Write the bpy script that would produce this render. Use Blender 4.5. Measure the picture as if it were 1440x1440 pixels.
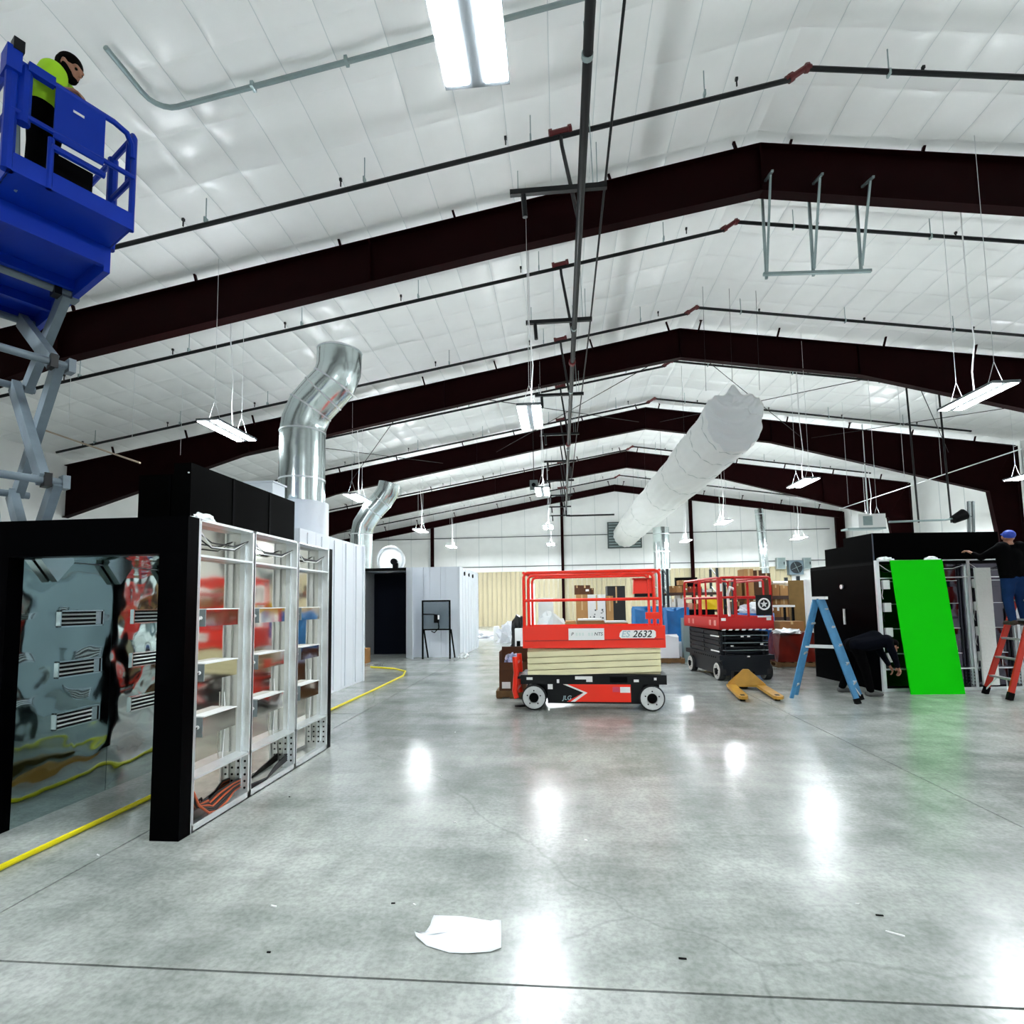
import bpy, bmesh, math, random
import numpy as np
from mathutils import Vector, Matrix
for o in list(bpy.data.objects): bpy.data.objects.remove(o, do_unlink=True)
scene = bpy.context.scene
COL = scene.collection
random.seed(7)
PI = math.pi

# ------------------------------------------------------------------ camera
FOC, PCX, PCY, CAMH, ROLL = 760.0, 720.0, 790.0, 1.75, 0.015
PSI, PIT = 0.08782734544, 0.07749376152
_R = np.array([math.cos(PSI), math.sin(PSI), 0.0])
_F = np.array([-math.sin(PSI)*math.cos(PIT), math.cos(PSI)*math.cos(PIT), math.sin(PIT)])
_U = np.cross(_R, _F)
_c, _s = math.cos(ROLL), math.sin(ROLL)
_R, _U = _R*_c - _U*_s, _U*_c + _R*_s
_C = np.array([0, 0, CAMH])
cam = bpy.data.cameras.new('camera')
cam.sensor_fit = 'HORIZONTAL'; cam.sensor_width = 36.0
cam.lens = 36.0*FOC/1440.0
cam.shift_y = (PCY-720.0)/1440.0
cam.clip_end = 200
camo = bpy.data.objects.new('camera', cam); COL.objects.link(camo)
mw = Matrix.Identity(4)
for i in range(3):
    mw[i][0] = _R[i]; mw[i][1] = _U[i]; mw[i][2] = -_F[i]; mw[i][3] = _C[i]
camo.matrix_world = mw
scene.camera = camo
def ray(x, y): return _F + _R*(x-PCX)/FOC - _U*(y-PCY)/FOC
def atY(x, y, Y): d = ray(x, y); return _C + d*Y/d[1]
def atX(x, y, X): d = ray(x, y); return _C + d*X/d[0]
def atZ(x, y, Z): d = ray(x, y); return _C + d*(Z-CAMH)/d[2]
def G(x, y): return atZ(x, y, 0.0)

# ------------------------------------------------------------------ world and exposure
w = bpy.data.worlds.new('world'); scene.world = w; w.use_nodes = True
w.node_tree.nodes['Background'].inputs[0].default_value = (0.8, 0.9, 1.0, 1)
w.node_tree.nodes['Background'].inputs[1].default_value = 0.1
scene.view_settings.view_transform = 'Standard'
scene.view_settings.look = 'None'
scene.view_settings.exposure = 0.55
scene.view_settings.gamma = 1.0
scene.view_settings.use_curve_mapping = False
LIGHT_DOWN, LIGHT_UP = 100.0, 125.0        # lens radiance of the high-bay lamps (down, up)
FAR_BOOST = 2.6                          # lamps of the two far bays are boosted to brighten the back wall

# ------------------------------------------------------------------ materials
def lin(c):
    if isinstance(c, str):
        c = [int(c[i:i+2], 16)/255 for i in (0, 2, 4)]
        c = [x/12.92 if x <= .04045 else ((x+.055)/1.055)**2.4 for x in c]
    return (c[0], c[1], c[2], 1.0)
MATS = {}
def M(name, col='808080', rough=.5, metal=0.0, spec=.5, var=0.0, vscale=4.0, bump=0.0, bscale=20.0, rvar=0.0,
      col2=None, emit=0.0, coat=0.0, alpha=1.0, trans=0.0, stretch=None):
    if name in MATS: return MATS[name]
    m = bpy.data.materials.new(name); m.use_nodes = True
    nt = m.node_tree; b = nt.nodes['Principled BSDF']; L = nt.links
    b.inputs['Base Color'].default_value = lin(col)
    b.inputs['Roughness'].default_value = rough; b.inputs['Metallic'].default_value = metal
    b.inputs['Specular IOR Level'].default_value = spec
    b.inputs['Coat Weight'].default_value = coat
    b.inputs['Alpha'].default_value = alpha
    b.inputs['Transmission Weight'].default_value = trans
    if emit:
        b.inputs['Emission Color'].default_value = lin(col); b.inputs['Emission Strength'].default_value = emit
    if var or bump or rvar:
        tc = nt.nodes.new('ShaderNodeTexCoord')
        src = tc.outputs['Object']
        if stretch:
            mp = nt.nodes.new('ShaderNodeMapping'); mp.inputs['Scale'].default_value = stretch
            L.new(src, mp.inputs[0]); src = mp.outputs[0]
        if var or rvar:
            n = nt.nodes.new('ShaderNodeTexNoise'); n.inputs['Scale'].default_value = vscale; n.inputs['Detail'].default_value = 6
            L.new(src, n.inputs['Vector'])
        if var:
            r = nt.nodes.new('ShaderNodeValToRGB')
            r.color_ramp.elements[0].position = .3; r.color_ramp.elements[1].position = .7
            c = lin(col)
            c2 = lin(col2) if col2 else tuple(x*(1-var) for x in c[:3])+(1,)
            r.color_ramp.elements[0].color = c2; r.color_ramp.elements[1].color = c
            L.new(n.outputs['Fac'], r.inputs[0]); L.new(r.outputs[0], b.inputs['Base Color'])
        if rvar:
            mr = nt.nodes.new('ShaderNodeMapRange')
            mr.inputs['To Min'].default_value = max(0.02, rough-rvar); mr.inputs['To Max'].default_value = rough+rvar
            L.new(n.outputs['Fac'], mr.inputs[0]); L.new(mr.outputs[0], b.inputs['Roughness'])
        if bump:
            nb = nt.nodes.new('ShaderNodeTexNoise'); nb.inputs['Scale'].default_value = bscale; nb.inputs['Detail'].default_value = 3
            L.new(src, nb.inputs['Vector'])
            bp = nt.nodes.new('ShaderNodeBump'); bp.inputs['Strength'].default_value = bump; bp.inputs['Distance'].default_value = .02
            L.new(nb.outputs['Fac'], bp.inputs['Height']); L.new(bp.outputs[0], b.inputs['Normal'])
    MATS[name] = m
    return m

def concrete():
    m = bpy.data.materials.new('polished_concrete'); m.use_nodes = True
    nt = m.node_tree; b = nt.nodes['Principled BSDF']; L = nt.links
    g = nt.nodes.new('ShaderNodeNewGeometry')
    def noise(scale, detail=8, rough=.6, dist=0.0, st=(1, 1, 1)):
        mp = nt.nodes.new('ShaderNodeMapping'); mp.inputs['Scale'].default_value = st
        L.new(g.outputs['Position'], mp.inputs[0])
        n = nt.nodes.new('ShaderNodeTexNoise'); n.inputs['Scale'].default_value = scale
        n.inputs['Detail'].default_value = detail; n.inputs['Roughness'].default_value = rough; n.inputs['Distortion'].default_value = dist
        L.new(mp.outputs[0], n.inputs['Vector']); return n.outputs['Fac']
    def ramp(f, p0, c0, p1, c1):
        r = nt.nodes.new('ShaderNodeValToRGB')
        r.color_ramp.elements[0].position = p0; r.color_ramp.elements[1].position = p1
        r.color_ramp.elements[0].color = lin(c0); r.color_ramp.elements[1].color = lin(c1); r.color_ramp.interpolation = 'EASE'
        L.new(f, r.inputs[0]); return r.outputs[0]
    def mix(bl, fac, a, bb):
        x = nt.nodes.new('ShaderNodeMix'); x.data_type = 'RGBA'; x.blend_type = bl
        x.inputs[0].default_value = fac
        L.new(a, x.inputs[6]); L.new(bb, x.inputs[7]); return x.outputs[2]
    c = ramp(noise(.6, 7, .62), .25, '777e7a', .75, 'cfd3ce')
    c2 = ramp(noise(1.5, 8, .66, 0, (.4, 1, 1)), .25, '747b77', .75, 'dadcd8')
    c = mix('MIX', .5, c, c2)
    c4 = ramp(noise(4, 6, .65, 0, (1, .35, 1)), .25, '868a86', .75, 'ffffff')
    c = mix('MULTIPLY', .35, c, c4)
    c3 = ramp(noise(30, 4, .6), .3, 'b9bbb9', .65, 'ffffff')
    c = mix('MULTIPLY', .45, c, c3)
    # fine cracks
    v = nt.nodes.new('ShaderNodeTexVoronoi'); v.feature = 'DISTANCE_TO_EDGE'; v.inputs['Scale'].default_value = .21
    nn = nt.nodes.new('ShaderNodeTexNoise'); nn.inputs['Scale'].default_value = 1.3; nn.inputs['Detail'].default_value = 5
    L.new(g.outputs['Position'], nn.inputs['Vector'])
    mp = nt.nodes.new('ShaderNodeVectorMath'); mp.operation = 'ADD'
    sc = nt.nodes.new('ShaderNodeVectorMath'); sc.operation = 'SCALE'; sc.inputs['Scale'].default_value = .55
    L.new(nn.outputs['Color'], sc.inputs[0]); L.new(g.outputs['Position'], mp.inputs[0]); L.new(sc.outputs[0], mp.inputs[1])
    L.new(mp.outputs[0], v.inputs['Vector'])
    cr = ramp(v.outputs['Distance'], .0, 'a0a5a3', .0006, 'ffffff')
    c = mix('MULTIPLY', .35, c, cr)
    L.new(c, b.inputs['Base Color'])
    rr = nt.nodes.new('ShaderNodeMapRange'); rr.inputs['From Min'].default_value = .1; rr.inputs['From Max'].default_value = .9
    rr.inputs['To Min'].default_value = .2; rr.inputs['To Max'].default_value = .268
    L.new(noise(1.0, 4, .5, 0, (.6, 1, 1)), rr.inputs[0]); L.new(rr.outputs[0], b.inputs['Roughness'])
    b.inputs['Specular IOR Level'].default_value = .55
    bp = nt.nodes.new('ShaderNodeBump'); bp.inputs['Strength'].default_value = .06; bp.inputs['Distance'].default_value = .01
    L.new(noise(9, 5), bp.inputs['Height']); L.new(bp.outputs[0], b.inputs['Normal'])
    return m

def mirror(name, tint='c9d3d4', rough=.06, wscale=2.2, wstr=.35, dist=.05):
    m = bpy.data.materials.new(name); m.use_nodes = True
    nt = m.node_tree; b = nt.nodes['Principled BSDF']; L = nt.links
    b.inputs['Base Color'].default_value = lin(tint); b.inputs['Metallic'].default_value = 1; b.inputs['Roughness'].default_value = rough
    g = nt.nodes.new('ShaderNodeNewGeometry')
    n = nt.nodes.new('ShaderNodeTexNoise'); n.inputs['Scale'].default_value = wscale; n.inputs['Detail'].default_value = 1.5
    L.new(g.outputs['Position'], n.inputs['Vector'])
    bp = nt.nodes.new('ShaderNodeBump'); bp.inputs['Strength'].default_value = wstr; bp.inputs['Distance'].default_value = dist
    L.new(n.outputs['Fac'], bp.inputs['Height']); L.new(bp.outputs[0], b.inputs['Normal'])
    MATS[name] = m
    return m

# ------------------------------------------------------------------ mesh helpers
def V(*a): return Vector(a[0] if len(a) == 1 else a)
def frame_for(d, up=(0, 0, 1)):
    d = V(d).normalized(); u = V(up)
    if abs(d.dot(u.normalized())) > .98: u = V(1, 0, 0) if abs(d.x) < .9 else V(0, 1, 0)
    s = d.cross(u).normalized(); u = s.cross(d).normalized()
    return d, s, u
def rootmat(o):
    while o.parent is not None: o = o.parent
    return Matrix.Translation(o.location) @ o.rotation_euler.to_matrix().to_4x4()
class MB:
    def __init__(s): s.v = []; s.f = []
    def add(s, vs, fs):
        k = len(s.v); s.v += [tuple(x) for x in vs]; s.f += [tuple(i+k for i in f) for f in fs]; return s
    def box(s, c, d, rz=0.0, mtx=None):
        hx, hy, hz = d[0]/2, d[1]/2, d[2]/2
        P = [V(x, y, z) for z in (-hz, hz) for x, y in ((-hx, -hy), (hx, -hy), (hx, hy), (-hx, hy))]
        if rz: R = Matrix.Rotation(rz, 3, 'Z'); P = [R @ p for p in P]
        if mtx is not None: P = [mtx @ p for p in P]
        P = [p+V(c) for p in P]
        return s.add(P, [(0, 3, 2, 1), (4, 5, 6, 7), (0, 1, 5, 4), (1, 2, 6, 5), (2, 3, 7, 6), (3, 0, 4, 7)])
    def b2(s, lo, hi):
        return s.box([(a+b)/2 for a, b in zip(lo, hi)], [abs(b-a) for a, b in zip(lo, hi)])
    def bar(s, p0, p1, w, h=None, up=(0, 0, 1)):
        h = w if h is None else h
        p0, p1 = V(p0), V(p1); d, sd, u = frame_for(p1-p0, up)
        P = []
        for p in (p0, p1):
            for a, b in ((-1, -1), (1, -1), (1, 1), (-1, 1)): P.append(p+sd*(a*w/2)+u*(b*h/2))
        return s.add(P, [(0, 3, 2, 1), (4, 5, 6, 7), (0, 1, 5, 4), (1, 2, 6, 5), (2, 3, 7, 6), (3, 0, 4, 7)])
    def cyl(s, p0, p1, r, n=10, r2=None, cap=True):
        r2 = r if r2 is None else r2
        p0, p1 = V(p0), V(p1); d, sd, u = frame_for(p1-p0)
        P = []
        for p, rr in ((p0, r), (p1, r2)):
            for i in range(n):
                a = 2*PI*i/n; P.append(p+sd*(rr*math.cos(a))+u*(rr*math.sin(a)))
        F = [(i, (i+1) % n, n+(i+1) % n, n+i) for i in range(n)]
        if cap: F += [tuple(range(n))[::-1], tuple(range(n, 2*n))]
        return s.add(P, F)
    def tube(s, pts, r, n=8, cap=True, closed=False):
        pts = [V(p) for p in pts]; m = len(pts); P = []
        rr = r if isinstance(r, (list, tuple)) else [r]*m
        u = None
        for i in range(m):
            if closed: t = pts[(i+1) % m]-pts[i-1]
            else: t = pts[min(i+1, m-1)]-pts[max(i-1, 0)]
            t.normalize()
            if u is None: _, sd, u = frame_for(t)
            else:
                u = (u-t*u.dot(t))
                if u.length < 1e-4: _, sd, u = frame_for(t)
                u.normalize(); sd = t.cross(u)
            for k in range(n):
                a = 2*PI*k/n; P.append(pts[i]+sd*(rr[i]*math.cos(a))+u*(rr[i]*math.sin(a)))
        F = []
        for i in range(m if closed else m-1):
            j = (i+1) % m
            for k in range(n): F.append((i*n+k, i*n+(k+1) % n, j*n+(k+1) % n, j*n+k))
        if cap and not closed: F += [tuple(range(n))[::-1], tuple(range((m-1)*n, m*n))]
        return s.add(P, F)
    def lathe(s, prof, n=20, o=(0, 0, 0), ax=(0, 0, 1)):
        d, sd, u = frame_for(ax); o = V(o); P = []; m = len(prof)
        for r, z in prof:
            for k in range(n):
                a = 2*PI*k/n; P.append(o+d*z+sd*(r*math.cos(a))+u*(r*math.sin(a)))
        F = []
        for i in range(m-1):
            for k in range(n): F.append((i*n+k, i*n+(k+1) % n, (i+1)*n+(k+1) % n, (i+1)*n+k))
        F += [tuple(range(n))[::-1], tuple(range((m-1)*n, m*n))]
        return s.add(P, F)
    def prism(s, pts, vec):
        pts = [V(p) for p in pts]; vec = V(vec); n = len(pts)
        return s.add(pts+[p+vec for p in pts],
                     [tuple(range(n))[::-1], tuple(range(n, 2*n))]+[(i, (i+1) % n, n+(i+1) % n, n+i) for i in range(n)])
    def grid(s, fn, nu, nv, wrap=False):
        P = [fn(i/nu, j/nv) for j in range(nv+1) for i in range(nu+1)]
        F = [(j*(nu+1)+i, j*(nu+1)+i+1, (j+1)*(nu+1)+i+1, (j+1)*(nu+1)+i) for j in range(nv) for i in range(nu)]
        return s.add(P, F)
    def mesh(s, name, mat, smooth=False, inv=None, fix=True):
        me = bpy.data.meshes.new(name)
        vs = s.v if inv is None else [tuple(inv @ V(p)) for p in s.v]
        me.from_pydata(vs, [], s.f)
        if fix:
            bm = bmesh.new(); bm.from_mesh(me); bmesh.ops.recalc_face_normals(bm, faces=bm.faces); bm.to_mesh(me); bm.free()
        me.materials.append(mat)
        if smooth:
            me.polygons.foreach_set('use_smooth', [True]*len(me.polygons))
            me.set_sharp_from_angle(angle=.75)
        me.update()
        return me
    def build(s, name, mat, parent=None, smooth=False, local=False, fix=True):
        if parent is None:
            A = np.array(s.v); lo, hi = A.min(0), A.max(0)
            loc = Vector(((lo[0]+hi[0])/2, (lo[1]+hi[1])/2, lo[2]))
            me = s.mesh(name, mat, smooth, Matrix.Translation(-loc), fix)
            o = bpy.data.objects.new(name, me); COL.objects.link(o); o.location = loc
        else:
            inv = None if local else rootmat(parent).inverted()
            me = s.mesh(name, mat, smooth, inv, fix)
            o = bpy.data.objects.new(name, me); COL.objects.link(o); o.parent = parent
        return o
def tag(o, label=None, cat=None, group=None, kind=None):
    if label: o['label'] = label
    if cat: o['category'] = cat
    if group: o['group'] = group
    if kind: o['kind'] = kind
    return o
def thing(name, label, cat, loc=(0, 0, 0), rz=0.0, group=None, kind=None):
    o = bpy.data.objects.new(name, None); COL.objects.link(o)
    o.empty_display_size = .1
    o.location = V(loc); o.rotation_euler = (0, 0, rz)
    return tag(o, label, cat, group, kind)
def inst(me, name, parent, loc, rz=0.0, local=False, rot=None, scale=None):
    o = bpy.data.objects.new(name, me); COL.objects.link(o); o.parent = parent
    if not local: loc = rootmat(parent).inverted() @ V(loc)
    o.location = loc
    o.rotation_euler = rot if rot else (0, 0, rz)
    if scale: o.scale = scale
    return o
def copy_tree(o, parent=None):
    c = o.copy(); COL.objects.link(c)
    if parent is not None: c.parent = parent
    for ch in [k for k in o.children]: copy_tree(ch, c)
    return c
def text_part(txt, name, mat, parent, size, origin, xdir, ydir, depth=.003, shear=0.0, align='CENTER', bold=0.0):
    cu = bpy.data.curves.new('txt', 'FONT'); cu.body = txt; cu.size = size; cu.extrude = depth/2; cu.shear = shear
    cu.align_x = align; cu.align_y = 'CENTER'; cu.offset = bold
    to = bpy.data.objects.new('txt', cu); COL.objects.link(to)
    dg = bpy.context.evaluated_depsgraph_get(); dg.update()
    me = bpy.data.meshes.new_from_object(to.evaluated_get(dg))
    bpy.data.objects.remove(to, do_unlink=True); bpy.data.curves.remove(cu)
    x, y = V(xdir).normalized(), V(ydir).normalized(); z = x.cross(y)
    T = Matrix(((x.x, y.x, z.x, origin[0]), (x.y, y.y, z.y, origin[1]), (x.z, y.z, z.z, origin[2]), (0, 0, 0, 1)))
    me.transform(T); me.materials.clear(); me.materials.append(mat); me.name = name
    o = bpy.data.objects.new(name, me); COL.objects.link(o); o.parent = parent
    return o

# common materials
m_conc = concrete()
m_dark = M('dark_joint', '2c302f', .9)
m_white_vinyl = M('white_vinyl_facing', 'f4f5f3', .3, spec=.5, bump=.25, bscale=4, var=.05, vscale=1.5)
m_red_steel = M('dark_red_primer_steel', '1a0304', .55, spec=.04, var=.3, vscale=2)
m_pipe = M('black_steel_pipe', '0a0d0f', .45, spec=.3)
m_red_fit = M('red_coupling', '5a1216', .5)
m_galv = M('galvanised_steel', 'f0f5f7', .32, metal=.6, var=.1, vscale=9)
m_galv_dull = M('dull_galvanised_conduit', '9fb0b0', .42, metal=.7, var=.2, vscale=3)
m_white = M('white_paint', 'f0f1f0', .5)
m_white_panel = M('white_coated_panel', 'e6ecf4', .35, spec=.5, var=.05, vscale=1.2)
m_black_gloss = M('black_gloss_panel', '010102', .3, spec=.02)
m_black = M('black_matt', '030304', .6, spec=.08)
m_black_box = M('black_sheet_metal', '010101', .35, spec=.01, bump=.05, bscale=3)
m_chrome = M('chrome', 'e8eef0', .12, metal=1.0)
m_mir_side = mirror('mirror_stainless_side', 'dcd8cf', .07, 1.6, .28, .03)
m_mir_in = mirror('mirror_stainless_inside', 'b9c9c9', .05, 1.9, .5, .045)
m_duct = mirror('spiral_galvanised_duct', 'd9e4e4', .2, 2.5, .3, .03)
# ------------------------------------------------------------------ the setting
S = 7.62
YF = [11.05+S*k for k in range(-2, 5)]         # roof frames
XR = 4.34                                       # ridge line
XL, XRT, YB, YN = -18.6, 21.2, 42.2, -9.0
def roof(X, z0): return z0-(.173*(XR-X) if X < XR else .156*(X-XR))
# floor of saw-cut slabs
fl = MB().b2((XL, YN, -.3), (XRT, YB, -.012)).build('floor', m_dark)
tag(fl, 'polished grey concrete floor cut into large slabs', 'floor', kind='structure')
xs = [XL]+[x for x in np.arange(-3.29-6.75*2, XRT, 6.75)]+[XRT]
xs = sorted(set(round(float(x), 3) for x in xs if XL <= x <= XRT))
ys = [YN]+[float(y) for y in np.arange(2.62-6.1, YB, 6.1)]+[YB]
gp = .007
for i in range(len(xs)-1):
    for j in range(len(ys)-1):
        if xs[i+1]-xs[i] < .1: continue
        MB().b2((xs[i]+gp, ys[j]+gp, -.05), (xs[i+1]-gp, ys[j+1]-gp, 0)).build('slab', m_conc, fl)
# ceiling of quilted white insulation facing, one blanket per bay and slope
ce = thing('ceiling', 'white quilted insulation facing under the pitched roof', 'ceiling', (XR, 16.6, 11.6), kind='structure')
SX, SY = .82, 1.02
rng = np.random.RandomState(3)
def bulge(f):
    f = f-math.floor(f); return math.sqrt(max(0.0, 4*f*(1-f)))
def cuts(a, b, o, d):
    out = [a, b]; k = math.floor((a-o)/d)
    while o+k*d < b:
        for q in (0, .03, .12, .3, .5, .7, .88, .97):
            x = o+(k+q)*d
            if a+.004 < x < b-.004: out.append(x)
        k += 1
    return sorted(out)
def pillow(X, Y):
    a = bulge((X+4.92)/SX); b = bulge((Y-6.93)/SY)
    n = .02*math.sin(3.1*X+1.7*Y+2*math.sin(.9*X))*math.sin(2.3*Y-1.1*X)+.02*math.sin(.8*X+.3)*math.sin(1.3*Y+.4*X)
    return -.045*a*b-n
yed = [YN]+[y for y in YF if y > YN]+[YB]
for k in range(len(yed)-1):
    for x0, x1 in ((XL-.2, XR), (XR, XRT+.2)):
        cx_, cy_ = cuts(x0, x1, -4.92, SX), cuts(yed[k], yed[k+1], 6.93, SY)
        nx, ny = len(cx_)-1, len(cy_)-1
        def fn(u, v):
            X, Y = cx_[round(u*nx)], cy_[round(v*ny)]
            return (X, Y, roof(X, 11.55)+pillow(X, Y))
        MB().grid(fn, nx, ny).build('insulation_blanket', m_white_vinyl, ce, smooth=True)
m_seam_shade = M('ceiling_seam_shade', 'd3d9d9', .6)  # grey strips put the crease shade into colour along the quilt seams
def zcl(X, Y): return roof(X, 11.55)+pillow(X, Y)-.006
for k in range(len(yed)-1):
    for x0, x1 in ((XL, XR), (XR, XRT)):
        mb = MB(); y0, y1 = yed[k]+.05, yed[k+1]-.05
        X = -4.92+SX*math.ceil((x0+4.92)/SX)
        while X < x1-.05:
            mb.grid(lambda u, v: (X+(u-.5)*.013, y0+v*(y1-y0), zcl(X, y0+v*(y1-y0))), 1, 24); X += SX
        so = mb.build('seam_shade', m_seam_shade, ce, fix=False); so['kind'] = 'stuff'
# walls
def wall_sheet(name, label, mat, pts):
    o = MB().prism(pts, (0, 0, 0.0001)).build(name, mat)
    return tag(o, label, 'wall', kind='structure')
zl, zr = roof(XL, 11.6), roof(XRT, 11.6)
wl = tag(MB().b2((XL-.15, YN, 0), (XL, YB, zl+.3)).build('wall_left', m_white_vinyl), 'long white insulated side wall behind the blue lift', 'wall', kind='structure')
wr = tag(MB().b2((XRT, YN, 0), (XRT+.15, YB, zr+.3)).build('wall_right', m_white_vinyl), 'long white insulated side wall behind the green panel', 'wall', kind='structure')
wbk = MB().prism([(XL, YB, 0), (XRT, YB, 0), (XRT, YB, zr+.1), (XR, YB, 11.7), (XL, YB, zl+.1)], (0, .15, 0)).build('wall_back', m_white_vinyl)
tag(wbk, 'gable end wall of white facing above beige ribbed lining', 'wall', kind='structure')
wnr = MB().prism([(XL, YN-.15, 0), (XRT, YN-.15, 0), (XRT, YN-.15, zr+.1), (XR, YN-.15, 11.7), (XL, YN-.15, zl+.1)], (0, .15, 0)).build('wall_front', m_white_vinyl)
tag(wnr, 'plain white gable wall at the entrance end', 'wall', kind='structure')
# vertical seams and side-wall seams (fabric strips)
m_seam = M('facing_seam_tape', 'c9cfcf', .6)
me_seam = MB().box((0, 0, .5), (.03, .012, 1)).mesh('seam', m_seam)
for X in np.arange(XL+1.3, XRT, 1.83):
    inst(me_seam, 'seam', wbk, (X, YB-.006, 4.3), scale=(1, 1, roof(X, 11.5)-4.3))
for Y in np.arange(8, YB, 1.83):
    inst(me_seam, 'seam', wr, (XRT-.006, Y, .02), rz=PI/2, scale=(1, 1, zr-.1))
m_girt = M('dark_girt_edge', '3c4647', .5, metal=.3)
for z in (4.66, 7.0):
    MB().b2((XL+.2, YB-.10, z-.025), (20.2, YB-.02, z+.025)).build('girt', m_girt, wbk)
# beige ribbed liner
m_beige = M('beige_ribbed_steel', 'c6ba98', .5, var=.06, vscale=1)
mb = MB(); X = XL+.02; zt = 4.25
while X < 17.2:
    mb.b2((X, YB-.045, 0), (X+.27, YB-.01, zt)); mb.b2((X+.29, YB-.08, 0), (X+.35, YB-.01, zt)); X += .37
lp = mb.build('ribbed_liner', m_beige, wbk); lp['kind'] = 'stuff'
# end-wall columns
for X in (-10.02, .25, 10.05):
    zc = roof(X, 10.6)
    mb = MB(); mb.b2((X-.11, YB-.42, 0), (X+.11, YB-.40, zc)); mb.b2((X-.11, YB-.14, 0), (X+.11, YB-.12, zc)); mb.b2((X-.012, YB-.41, 0), (X+.012, YB-.13, zc))
    mb.build('end_column', m_red_steel, wbk)
# ---- rigid frames
def rafter_poly():
    top = [(XL, roof(XL, 11.2)), (XR, 11.2), (20.9, roof(20.9, 11.2))]
    bot = [(19.62, 6.55), (10.2, 9.24), (XR, 10.18), (-.87, 9.35), (-11.3, 7.45), (XL, 5.25)]
    return top, bot
fl_lab = ['steel roof frame over the entrance end', 'steel roof frame above the booth end', 'deep dark red roof frame carrying the hanging strut rack',
          'dark red roof frame just in front of the white fabric duct mouth', 'dark red roof frame crossing midway along the white fabric duct',
          'thin dark red roof frame behind the midpoint of the fabric duct', 'dark red end frame along the gable wall']
frames = []
me_clip = MB().bar((0, 0, 0), (.12, 0, .42), .06, .05).box((.13, 0, .45), (.12, .07, .05)).mesh('flange_brace', m_red_steel)
for k, Y in enumerate(YF):
    fr = thing('roof_frame', fl_lab[k], 'steel frame', (XR, Y, 0), kind='structure')
    top, bot = rafter_poly()
    if k == len(YF)-1:      # the end frame is a shallower beam
        top = [(XL, roof(XL, 10.75)), (XR, 10.75), (20.9, roof(20.9, 10.75))]; bot = [(20.6, roof(20.6, 10.27)), (XR, 10.27), (XL, roof(XL, 10.27))]
    MB().prism([(x, Y-.008, z) for x, z in top+bot], (0, .016, 0)).build('web', m_red_steel, fr)
    mb = MB()
    for (a, b) in ((top[0], top[1]), (top[1], top[2])): mb.bar((a[0], Y, a[1]), (b[0], Y, b[1]), .25, .02)
    mb.build('top_flange', m_red_steel, fr)
    mb = MB()
    for i in range(len(bot)-1):
        a, b = bot[i], bot[i+1]; mb.bar((a[0], Y, a[1]), (b[0], Y, b[1]), .25, .025)
    mb.build('bottom_flange', m_red_steel, fr)
    # right column (tapered) and left column
    xi, zi, zo = (19.62, 6.55, 8.6) if k < len(YF)-1 else (20.35, 7.75, 8.15)
    mb = MB(); mb.prism([(xi, Y-.008, zi), (20.9, Y-.008, zo), (20.95, Y-.008, 0), (20.4, Y-.008, 0)], (0, .016, 0))
    mb.bar((xi, Y, zi), (20.4, Y, 0), .25, .025, (1, 0, 0)); mb.bar((20.95, Y, zo), (20.95, Y, 0), .25, .025, (1, 0, 0))
    mb.build('column', m_red_steel, fr)
    # stiffeners and bolts plate
    mb = MB()
    for X in (XR, -11.3, -4.0, 10.2, 16.0):
        zb = np.interp(X, [b[0] for b in bot[::-1]], [b[1] for b in bot[::-1]])
        MB().b2((X-.012, Y-.12, zb), (X+.012, Y+.12, roof(X, top[1][1]))).build('stiffener', m_red_steel, fr)
    for X in (-16.5, -13.6, -11.0, -8.0, -4.6, -2.0, 1.4, 4.05, 5.0, 7.6, 11.0, 13.8, 16.6, 19.3):
        inst(me_clip, 'flange_brace', fr, (X-.06, Y-.14 if k % 2 else Y+.1, roof(X, top[1][1])-.1), rot=(0, 0, 0 if X > XR else PI))
    frames.append(fr)
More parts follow.
